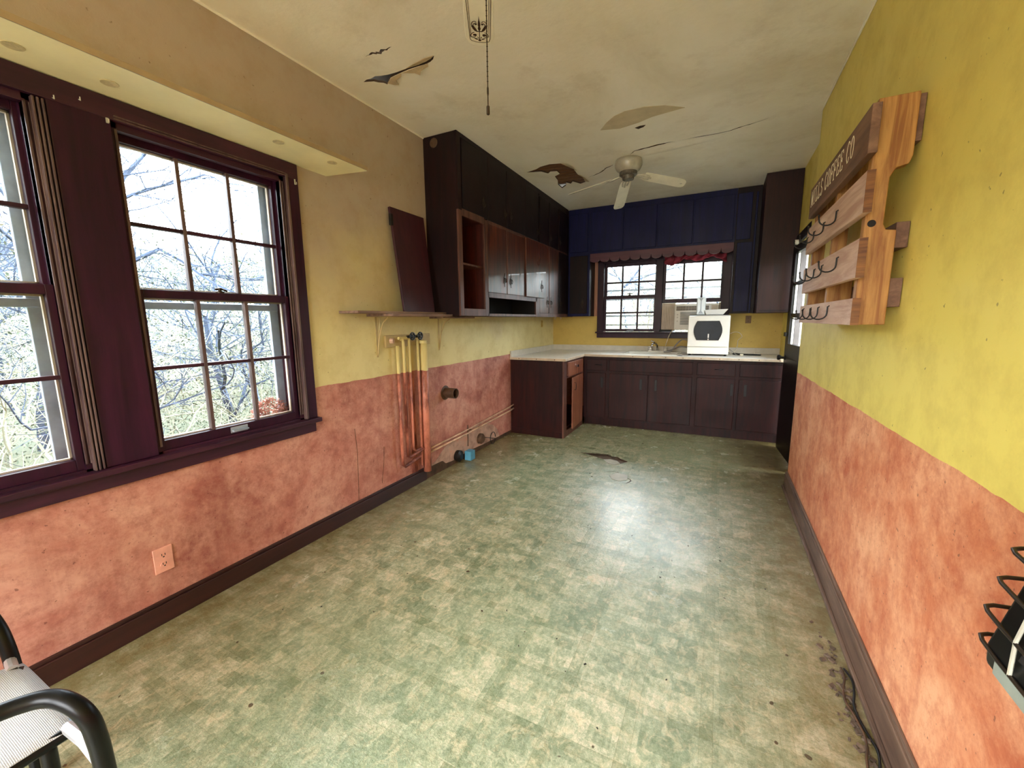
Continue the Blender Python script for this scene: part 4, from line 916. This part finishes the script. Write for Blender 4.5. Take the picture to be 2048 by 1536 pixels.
for k in range(5):
    ang = a0+k*2*math.pi/5
    bl, P, d, s2 = blade(f2, HUB2, ang, dv.length, .118, 2.50, 2.50, 0.03, m_fanw, .15)
    MB().tube([Vector((*HUB2, 2.62))+d*.08, P(-.05, 0)+Vector((0, 0, .02)), P(.12, 0)+Vector((0, 0, .01))], .012, 6).build('blade_iron', m_fang, f2)
    if k: continue
    Lb = dv.length-.15
    Q = lambda a, b_: P(1-a/Lb, b_) - Vector((0, 0, .0012))       # a = metres back from the tip, b = across
    mb = MB()
    def cr(pts, sub=6):
        P_ = [Vector((p[0], p[1])) for p in pts]; o_ = []
        for q_ in range(len(P_)-1):
            p0, p1, p2, p3 = P_[max(q_-1, 0)], P_[q_], P_[q_+1], P_[min(q_+2, len(P_)-1)]
            for w_ in range(sub):
                t_ = w_/sub; o_.append(.5*((2*p1)+(-p0+p2)*t_+(2*p0-5*p1+4*p2-p3)*t_*t_+(-p0+3*p1-3*p2+p3)*t_**3))
        return o_+[P_[-1]]
    def fill(pts): mb.add([Q(*p) for p in pts], [tuple(range(len(pts)))])
    def dot(a_, b_2, r_): fill([(a_+r_*math.cos(q_*.45), b_2+r_*math.sin(q_*.45)) for q_ in range(14)])
    ribbon(mb, Q, [(.26, -.048), (.045, -.043), (.030, -.038), (.023, -.030), (.021, .004), (.032, .034), (.040, .040), (.26, .044)], .0024)
    ribbon(mb, Q, [(.26, -.041), (.075, -.037)], .0020); ribbon(mb, Q, [(.26, .037), (.075, .036)], .0020)
    fill([(.088, 0), (.097, .004), (.104, .0058), (.110, .0050), (.116, .0034), (.124, .0052), (.136, .0042), (.152, .0020), (.174, 0), (.152, -.0020), (.136, -.0042), (.124, -.0052), (.116, -.0034), (.110, -.0050), (.104, -.0058), (.097, -.004)])
    ribbon(mb, Q, [(.040, 0), (.090, 0)], .0030); ribbon(mb, Q, [(.088, -.008), (.088, .008)], .0045); dot(.036, 0, .0065)
    for sg in (-1, 1):
        sp = [(.066+(.0185-.0011*q_)*math.cos(.4+q_*.5), sg*(.0215+(.0185-.0011*q_)*math.sin(-1.4+q_*.5+1.4))) for q_ in range(14)]
        ribbon(mb, Q, sp, .0034); dot(.067, sg*.021, .0062)
        fill([(.084, sg*.008), (.092, sg*.020), (.104, sg*.027), (.120, sg*.030), (.124, sg*.024), (.112, sg*.018), (.098, sg*.011)])
        ribbon(mb, Q, cr([(.112, sg*.029), (.130, sg*.030), (.142, sg*.024), (.144, sg*.016), (.138, sg*.011)]), .0032)
        ribbon(mb, Q, cr([(.116, sg*.024), (.128, sg*.023), (.134, sg*.017)]), .0030); dot(.129, sg*.013, .0052)
        fill([(.038, sg*.007), (.040, sg*.016), (.050, sg*.026), (.047, sg*.014), (.044, sg*.008)]); ribbon(mb, Q, [(.047, sg*.004), (.055, sg*.008)], .0034)
    mb.build('scroll_stencil', m_ink, bl, fix=False)
mb = MB(); cx, cy = -.620, 1.10
z = 2.50; i = 0
mb.tube([(cx, cy, 2.56), (cx, cy, 1.93)], .0016, 5)
while z > 1.99:
    mb.lathe([(.0008, .002), (.0028, 0), (.0008, -.002)], (cx, cy, z), n=6); z -= .0125
mb.build('pull_chain', m_brown, f2)
MB().lathe([(.0015, .014), (.0045, .010), (.0045, -.010), (.002, -.012)], (cx, cy, 1.925), n=12).build('chain_pull', m_brown, f2)
MB().lathe([(.001, .0), (.0028, -.008), (.0028, -.022), (.001, -.03)], (cx, cy, 1.99), n=8).build('chain_joiner', m_brown, f2)

# ------------------------------------------------------------------ pallet rack with hooks
u = thing('pallet_coffee_rack', (.48, 2.35, 1.31), 'wooden pallet rack with cup hooks and painted lettering on the yellow wall', 'rack')
def stringer(y0, y1, mat):
    zt, zb = 2.052, 1.311
    pts = [(.425, zb), (.508, zb), (.508, 1.60), (.512, 1.612), (.482, 1.632), (.478, 1.76), (.490, 1.80), (.520, 1.828), (.552, 1.86), (.552, zt), (.428, zt)]
    # notch cut on the wall side, full depth block at the top
    pts = [(.425, zb), (.515, zb), (.515, 1.628), (.486, 1.632), (.478, 1.65), (.480, 1.80), (.494, 1.828), (.525, 1.835), (.533, 1.86), (.533, zt), (.428, zt)]
    return MB().prism(pts, 'y', y0, y1).build('stringer', mat, u, .003)
stringer(1.872, 1.910, m_pine); stringer(2.33, 2.368, m_pine); stringer(2.775, 2.813, m_pine)
def plank(x0, x1, y0, y1, z0, z1, mat, name='plank'): return bx(x0, x1, y0, y1, z0, z1).build(name, mat, u, .002)
sign = plank(.400, .426, 1.815, 2.83, 1.868, 2.020, m_pined); sign['label'] = 'dark stained board with hand-painted lettering'
sl = [plank(.402, .425, 1.80, 2.83, 1.680, 1.812, m_pineg), plank(.402, .425, 1.80, 2.83, 1.470, 1.600, m_pineg), plank(.402, .425, 1.80, 2.83, 1.311, 1.402, m_pineg)]
for p_, (za, zb) in zip(sl, ((1.680, 1.812), (1.470, 1.600), (1.311, 1.402))): bx(.402, .425, 1.7985, 1.8005, za, zb).build('end_grain', m_pineend, p_)
plank(.534, .552, 1.885, 2.83, 1.905, 2.048, m_pined); plank(.516, .552, 1.885, 2.83, 1.570, 1.655, m_pined); plank(.516, .552, 1.885, 2.83, 1.372, 1.470, m_pined)
for y in (2.1, 2.6): 
    pass
MB().lathe([(.012, 0), (.012, -.0008)], (.446, 1.872, 1.655), 'y', 14).build('knot', m_dark, u)
def hook(y, z, par):
    # wire cup hook: shank down the board, round bend outward, ball tip rising
    pts = [(.404, y, z+.024), (.396, y, z+.020), (.3955, y, z-.006)]
    for i in range(1, 10):
        a = math.pi*i/9; pts.append((.368+.0275*math.cos(a), y, z-.008-.024*math.sin(a)))
    pts.append((.339, y, z+.006))
    MB().tube(pts, .0030, 7).lathe([(.0015, -.004), (.005, 0), (.0015, .006)], (.339, y, z+.008), n=8).build('cup_hook', m_blackp, par, smooth=True)
for k, (zz) in enumerate((1.742, 1.548, 1.362)):
    ys = ((2.78, 2.60, 2.38, 2.15), (2.72, 2.50, 2.33, 2.06), (2.70, 2.50, 2.32, 2.13))[k]
    for y in ys: hook(y, zz, sl[k])
# lettering: thin hand-painted serif capitals as strokes
GL = {'M': [[(0, 0), (.08, 1), (.5, .1), (.92, 1), (1, 0)], [(-.1, 0), (.15, 0)], [(.85, 0), (1.12, 0)], [(0, 1), (.12, 1)], [(.88, 1), (1.02, 1)]],
      'I': [[(.5, 0), (.5, 1)], [(.2, 0), (.8, 0)], [(.2, 1), (.8, 1)]],
      'L': [[(.15, 1), (.15, 0), (.9, 0), (.95, .18)], [(-.05, 1), (.4, 1)]],
      'S': [[(.9, .82), (.7, .98), (.35, 1), (.1, .82), (.15, .6), (.5, .5), (.85, .38), (.9, .16), (.65, 0), (.3, 0), (.08, .18)]],
      'C': [[(.95, .82), (.75, .98), (.45, 1), (.15, .78), (.05, .5), (.15, .2), (.45, 0), (.75, .03), (.95, .2)]],
      'O': [[(.5+.45*math.cos(2*math.pi*i/16), .5+.5*math.sin(2*math.pi*i/16)) for i in range(17)]],
      'F': [[(.15, 0), (.15, 1), (.9, 1), (.93, .82)], [(.15, .52), (.65, .52)], [(-.05, 0), (.4, 0)], [(.65, .42), (.65, .62)]],
      'E': [[(.93, .18), (.9, 0), (.15, 0), (.15, 1), (.88, 1), (.9, .84)], [(.15, .52), (.62, .52)], [(.62, .42), (.62, .62)]]}
def letters(txt, ystart, h, wd, gap, zb):
    mb = MB(); y = ystart
    for ch in txt:
        if ch == ' ': y -= wd*.9; continue
        for st in GL[ch]:
            mb2 = [(y-p[0]*wd, zb+p[1]*h) for p in st]
            for i in range(len(mb2)-1):
                a, b_ = Vector(mb2[i]), Vector(mb2[i+1]); d = b_-a
                if d.length < 1e-6: continue
                n_ = Vector((-d.y, d.x)).normalized()*.0022; e = d.normalized()*.001
                q = [a-n_-e, b_-n_+e, b_+n_+e, a+n_-e]
                mb.add([(.3993, v.x, v.y) for v in q]+[(.4005, v.x, v.y) for v in q], [(0, 1, 2, 3), (0, 1, 5, 4), (1, 2, 6, 5), (2, 3, 7, 6), (3, 0, 4, 7)])
        y -= wd+gap
    return mb
m_sign = plain('cream_sign_paint', srgb(240, 228, 190), .5, var=.02); yy = 2.785
for ch in 'MILLS COFFEE CO':
    if ch != ' ': letters(ch, yy, .074, .041, 0, 1.922).build('letter', m_sign, sign, fix=False)
    yy -= .041*.9 if ch == ' ' else .0555
sign['label'] = 'dark stained board hand-lettered MILLS COFFEE CO in cream paint'

# ------------------------------------------------------------------ black heater with wire guard at the right edge
u = thing('wall_heater', (.48, .62, .733), 'black metal wall heater with looping wire guard at the right edge', 'heater')
MB().prism([(.552, .735), (.452, .735), (.450, .775), (.492, .95), (.525, 1.10), (.552, 1.12)], 'y', .30, .943).build('housing', m_black, u, .010, seg=3)
bx(.446, .4505, .33, .905, .742, .770).build('front_strip', plain('pale_grey_strip', srgb(150, 158, 148), .4), u, .002)
mb = MB()
for i in range(7):
    Mx = Matrix.Translation((.470, .40+i*.075, .87)) @ Matrix.Rotation(math.atan2(.042, .175), 4, 'Y'); mb.box(-.003, .001, -.012, .012, -.07, .07, Mx)
mb.build('grille_slots', m_dark, u)
for i in range(6):
    z = .772+i*.057; xo = .450+max(0, i-1)*.010
    pts = [(.545, .968, z+.004), (.50, .972, z+.003), (xo+.016, .972, z), (xo+.004, .966, z-.001), (xo, .95, z-.002), (xo-.002, .90, z-.003), (xo-.002, .36, z-.003), (xo+.006, .30, z), (.53, .296, z)]
    MB().tube(pts, .0036, 7).build('guard_wire', m_brown, u, smooth=True)
for y in (.45, .868): MB().tube([(.4475, y, .768), (.4475, y, .83), (.487, y, 1.058)], .003, 6).build('guard_upright', m_fang, u)
bx(.49, .53, .775, .805, .018, .735).build('support_leg', m_black, u, .004)
bx(.49, .53, .38, .41, .018, .735).build('support_leg', m_black, u, .004)
bx(.45, .535, .75, .82, 0, .018).box(.45, .535, .36, .43, 0, .018).build('foot_plate', m_black, u, .003)

# debris along the right baseboard
rnd = random.Random(3)
for i in range(2):
    pts = [(.505-.02*i+.012*math.sin(k*1.3+i), 1.80-.055*k, .008+.004*math.sin(k*2.1)) for k in range(12)]
    cord('loose_wire', pts, .004, m_blackp if i == 0 else m_rust, ('black', 'brown')[i]+' loose wire lying along the foot of the right baseboard', 'wire')
mb = MB()
for i in range(90):
    y = rnd.triangular(1.15, 2.1, 1.55); x = .50-abs(rnd.gauss(0, .03)); s_ = rnd.uniform(.003, .011)
    Mx = Matrix.Translation((x, y, s_*.4)) @ Matrix.Rotation(rnd.uniform(0, 6), 4, 'Z') @ Matrix.Rotation(rnd.uniform(-.5, .5), 4, 'X')
    mb.box(-s_, s_, -s_*.6, s_*.6, -s_*.35, s_*.35, Mx)
o = mb.build('floor_debris', m_subfl); tag(o, 'dark crumbs and dirt heaped along the right baseboard', 'debris', kind='stuff')
mb = MB()
for i in range(45):
    x, y = rnd.uniform(-1.9, .4), rnd.uniform(1.0, 4.2); s_ = rnd.uniform(.002, .005)
    Mx = Matrix.Translation((x, y, s_*.35)) @ Matrix.Rotation(rnd.uniform(0, 6), 4, 'Z'); mb.box(-s_, s_, -s_*.5, s_*.5, -s_*.3, s_*.3, Mx)
tag(mb.build('floor_specks', m_dark), 'tiny dark specks scattered over the vinyl floor', 'debris', kind='stuff')

# ------------------------------------------------------------------ chair at lower left
u = thing('sling_armchair', (-1.45, .0, 0), 'black tubular armchair with pale woven sling seat at lower left', 'chair')
def smooth_path(pts, sub=6):
    P = [Vector(p) for p in pts]; out = []
    for i in range(len(P)-1):
        p0, p1, p2, p3 = P[max(i-1, 0)], P[i], P[i+1], P[min(i+2, len(P)-1)]
        for k in range(sub):
            t_ = k/sub; out.append(.5*((2*p1)+(-p0+p2)*t_+(2*p0-5*p1+4*p2-p3)*t_*t_+(-p0+3*p1-3*p2+p3)*t_**3))
    return out+[P[-1]]
m_chromeb = plain('scuffed_pale_metal', srgb(206, 208, 214), .3, .4)
R_arm = [(-1.21, -.36, .66), (-1.205, -.15, .635), (-1.200, .02, .617), (-1.194, .145, .606), (-1.178, .195, .602), (-1.155, .222, .598), (-1.120, .238, .588), (-1.095, .250, .560), (-1.090, .257, .51), (-1.094, .262, .40), (-1.096, .265, .016)]
L_arm = [(-1.78, -.36, .66), (-1.80, -.10, .63), (-1.82, .10, .612), (-1.825, .20, .598), (-1.80, .25, .57), (-1.755, .268, .52), (-1.715, .274, .44), (-1.70, .276, .30), (-1.70, .278, .016)]
for pts in (R_arm, L_arm): MB().tube(smooth_path(pts), .0165, 12).build('arm_and_front_leg', m_black, u, smooth=True)
for x in (-1.285, -1.64):
    MB().tube(smooth_path([(x, .228, .42), (x, .226, .2), (x, .224, .016)]), .014, 10).build('inner_leg', m_black, u, smooth=True)
    MB().tube(smooth_path([(x, -.18, .415), (x, -.27, .20), (x, -.36, .016)]), .014, 10).build('rear_leg', m_black, u, smooth=True)
    MB().tube(smooth_path([(x, -.20, .43), (x, -.26, .60), (x, -.34, .82), (x, -.40, 1.02)]), .015, 10).build('back_post', m_black, u, smooth=True)
    k = 1 if x > -1.4 else -1
    MB().tube([(x+k*.004, -.20, .415), (x+k*.004, .27, .415)], .014, 10).build('seat_rail', m_black, u)
    MB().tube([(x, .262, .425), (x+k*.10, .262, .440), (x+k*.18, .262, .43)] if k > 0 else [(x, .262, .425), (x-.06, .27, .42)], .012, 10).build('side_strut', m_chromeb, u)
MB().tube([(-1.64, .272, .412), (-1.285, .272, .412)], .013, 10).build('front_rail', m_black, u)
MB().tube([(-1.64, -.40, 1.02), (-1.285, -.40, 1.02)], .013, 10).build('top_rail', m_black, u)
mb = MB(); nx, ny = 14, 14
for i in range(nx+1):
    q = i/nx; x = -1.668+q*.397
    for j in range(ny+1):
        r_ = j/ny; y = -.19+r_*.475; mb.v.append((x, y, .437-.020*math.sin(math.pi*q)*math.sin(math.pi*min(1, r_*1.1))-.014*max(0, (r_-.9)/.1)-.008*(abs(q-.5)*2)**6))
for i in range(nx):
    for j in range(ny): mb.f.append((i*(ny+1)+j, (i+1)*(ny+1)+j, (i+1)*(ny+1)+j+1, i*(ny+1)+j+1))
o = mb.build('seat', m_seat, u, smooth=True, fix=False); o.modifiers.new('s', 'SOLIDIFY').thickness = .004
mb = MB()
for i in range(9):
    t_ = i/8; y = -.255-.145*t_; z = .55+.46*t_
    for j in range(9): mb.v.append((-1.64+j*.355/8, y+.02*math.sin(math.pi*j/8)*-1, z))
for i in range(8):
    for j in range(8): mb.f.append((i*9+j, i*9+j+1, (i+1)*9+j+1, (i+1)*9+j))
o = mb.build('backrest', m_seat, u, smooth=True, fix=False); o.modifiers.new('s', 'SOLIDIFY').thickness = .004

# ------------------------------------------------------------------ outdoors
m_ground = N('leaf_littered_ground'); m_ground.set(m_ground.ramp(m_ground.noise(1.2, 8, .8), [(.3, srgb(46, 54, 38)), (.5, srgb(60, 64, 46)), (.7, srgb(84, 84, 64))]), .95); m_ground = m_ground.m
def ground():
    mb = MB(); n = 40; S = 34
    for i in range(n+1):
        for j in range(n+1):
            x = -S+2*S*i/n; y = -S+2*S*j/n
            r = max(abs(x+.8)-3, abs(y-1.8)-5.5, 0); z = -.55 + max(0, r-1.5)*.11 + max(0, r-7)*.16 + .25*math.sin(x*.7)*math.cos(y*.6)*min(1, r/3)
            mb.v.append((x, y, z))
    for i in range(n):
        for j in range(n): mb.f.append((i*(n+1)+j, (i+1)*(n+1)+j, (i+1)*(n+1)+j+1, i*(n+1)+j+1))
    return mb.build('yard', m_ground, smooth=True)
tag(ground(), kind='structure')
m_twig = plain('grey_twig_bark', srgb(46, 58, 78), .9, var=.25, scale=3)
m_twigp = plain('pale_dry_stems', srgb(132, 132, 114), .9, var=.2, scale=3)
m_green = plain('new_green_leaves', srgb(56, 68, 52), .8, var=.3, scale=2)
def grow(mb, rng, p, d, L, r, depth, spread, lf=None):
    n = 4; pts = [p.copy()]; rs = [r]
    for i in range(n):
        d = (d+Vector((rng.gauss(0, .16), rng.gauss(0, .16), rng.gauss(0, .10)))).normalized(); p = p+d*L/n
        pts.append(p.copy()); rs.append(r*(1-.45*(i+1)/n))
    mb.tube(pts, rs, 4 if depth > 1 else 3, cap=False)
    if depth == 0:
        return
    for k in range(rng.choice((3, 4)) if depth > 1 else 3):
        q = pts[rng.randint(1, n)]; a = Vector((rng.gauss(0, 1), rng.gauss(0, 1), rng.gauss(0, .7))).normalized()
        grow(mb, rng, q, (d+a*spread).normalized(), L*rng.uniform(.55, .78), r*.55, depth-1, spread)
def tree_mesh(seed, h, depth, spread, mat, r, stems=1):
    rng = random.Random(seed); mb = MB()
    for s_ in range(stems):
        a = Vector((rng.gauss(0, .25), rng.gauss(0, .25), 1)) if stems > 1 else Vector((rng.gauss(0, .08), rng.gauss(0, .08), 1))
        grow(mb, rng, Vector((rng.uniform(-.2, .2)*(stems > 1), rng.uniform(-.2, .2)*(stems > 1), 0)), a.normalized(), h, r, depth, spread)
    o = mb.build('bare_tree', mat, fix=False); me = o.data; bpy.data.objects.remove(o); return me
trees = [tree_mesh(11+i, 2.0, 5, .85, m_twig, .055) for i in range(4)]
bush = [tree_mesh(50+i, 1.0, 3, 1.0, m_twigp, .012, 6) for i in range(4)]
def put(me, name, x, y, s_, rz, label, cat, group, z=None):
    r = max(abs(x+.8)-3, abs(y-1.8)-5.5, 0); zz = -.55+max(0, r-1.5)*.11 + max(0, r-7)*.16 - .05 + (.25*math.sin(x*.7)*math.cos(y*.6)*min(1, r/3))
    o = bpy.data.objects.new(name, me); C.objects.link(o); o.location = (x, y, zz); o.scale = (s_,)*3; o.rotation_euler = (0, 0, rz)
    tag(o, label, cat, group)
rng = random.Random(5)
for i in range(24):
    put(trees[i % 4], 'bare_tree', -rng.uniform(5.5, 15), rng.uniform(-1, 12), rng.uniform(.7, 1.25), rng.uniform(0, 6), 'bare twiggy tree in the thicket outside the left windows', 'tree', 'bare trees outside the left windows')
for i in range(30):
    put(bush[i % 4], 'dry_bush', -rng.uniform(5.2, 9.5), rng.uniform(-.6, 8.5), rng.uniform(.8, 1.5), rng.uniform(0, 6), 'pale tangled bush close outside the left windows', 'bush', 'dry bushes outside the left windows')
for i in range(10):
    put(trees[(i+1) % 4], 'bare_tree', rng.uniform(-9, 2.5), rng.uniform(12, 20), rng.uniform(.8, 1.3), rng.uniform(0, 6), 'bare tree seen through the back window', 'tree', 'bare trees behind the house')
for i in range(14):
    put(bush[i % 4], 'dry_bush', rng.uniform(-5, 1.5), rng.uniform(8.2, 12), rng.uniform(1.0, 1.7), rng.uniform(0, 6), 'pale bush seen through the back window', 'bush', 'dry bushes behind the house')
# undergrowth: uncountable small leaves and twigs
def scatter(name, n, bounds, sz, mat, seed, thin=.5):
    rg = random.Random(seed); mb = MB()
    for i in range(n):
        x = rg.uniform(*bounds[0]); y = rg.uniform(*bounds[1]); z = bounds[2][0]+(bounds[2][1]-bounds[2][0])*rg.random()**1.7
        a = Vector((rg.gauss(0, 1), rg.gauss(0, 1), rg.gauss(0, 1))).normalized(); b_ = a.orthogonal().normalized(); s_ = sz*rg.uniform(.5, 1.5); p = Vector((x, y, z))
        mb.v += [tuple(p-a*s_), tuple(p+b_*s_*thin), tuple(p+a*s_), tuple(p-b_*s_*thin)]; k = 4*i; mb.f.append((k, k+1, k+2, k+3))
    return mb.build(name, mat, fix=False)
tag(scatter('undergrowth', 60000, ((-10.5, -5.0), (-1.5, 10.5), (-.4, 2.3)), .015, m_green, 1), 'green buds and small leaves through the thicket outside', 'undergrowth', kind='stuff')
tag(scatter('undergrowth', 12000, ((-9, -5), (-1.5, 9.5), (-.4, 3.0)), .018, m_twigp, 2), 'pale dry leaves through the thicket outside the left windows', 'undergrowth', kind='stuff')
tag(scatter('fine_twigs', 26000, ((-14, -7.5), (-2.5, 16), (.2, 5.2)), .16, m_twig, 3, .028), 'haze of fine bare twigs beyond the bushes on the left', 'twigs', kind='stuff')
tag(scatter('fine_twigs', 5000, ((-7, 2.5), (10.5, 15), (.2, 4.0)), .12, m_twig, 4, .022), 'haze of fine bare twigs behind the back window', 'twigs', kind='stuff')
# dried nest outside the far left window corner
rg = random.Random(9); mb = MB()
for i in range(700):
    a = rg.uniform(0, 1); y = 1.335+.20*a; zt = .80+.12*math.sin(math.pi*min(1, a*.75+.15)); p = Vector((XL-.095+rg.uniform(-.02, .015), y, rg.uniform(.785, zt)))
    q = p+Vector((rg.gauss(0, .010), rg.gauss(0, .014), rg.gauss(0, .010))); mb.tube([p, q], .0022, 3, cap=False)
tag(mb.build('dried_nest', plain('pinkish_dry_grass', srgb(190, 130, 112), .9, var=.3, scale=60), fix=False), 'pinkish dried nest outside the lower right pane of the left window', 'nest')
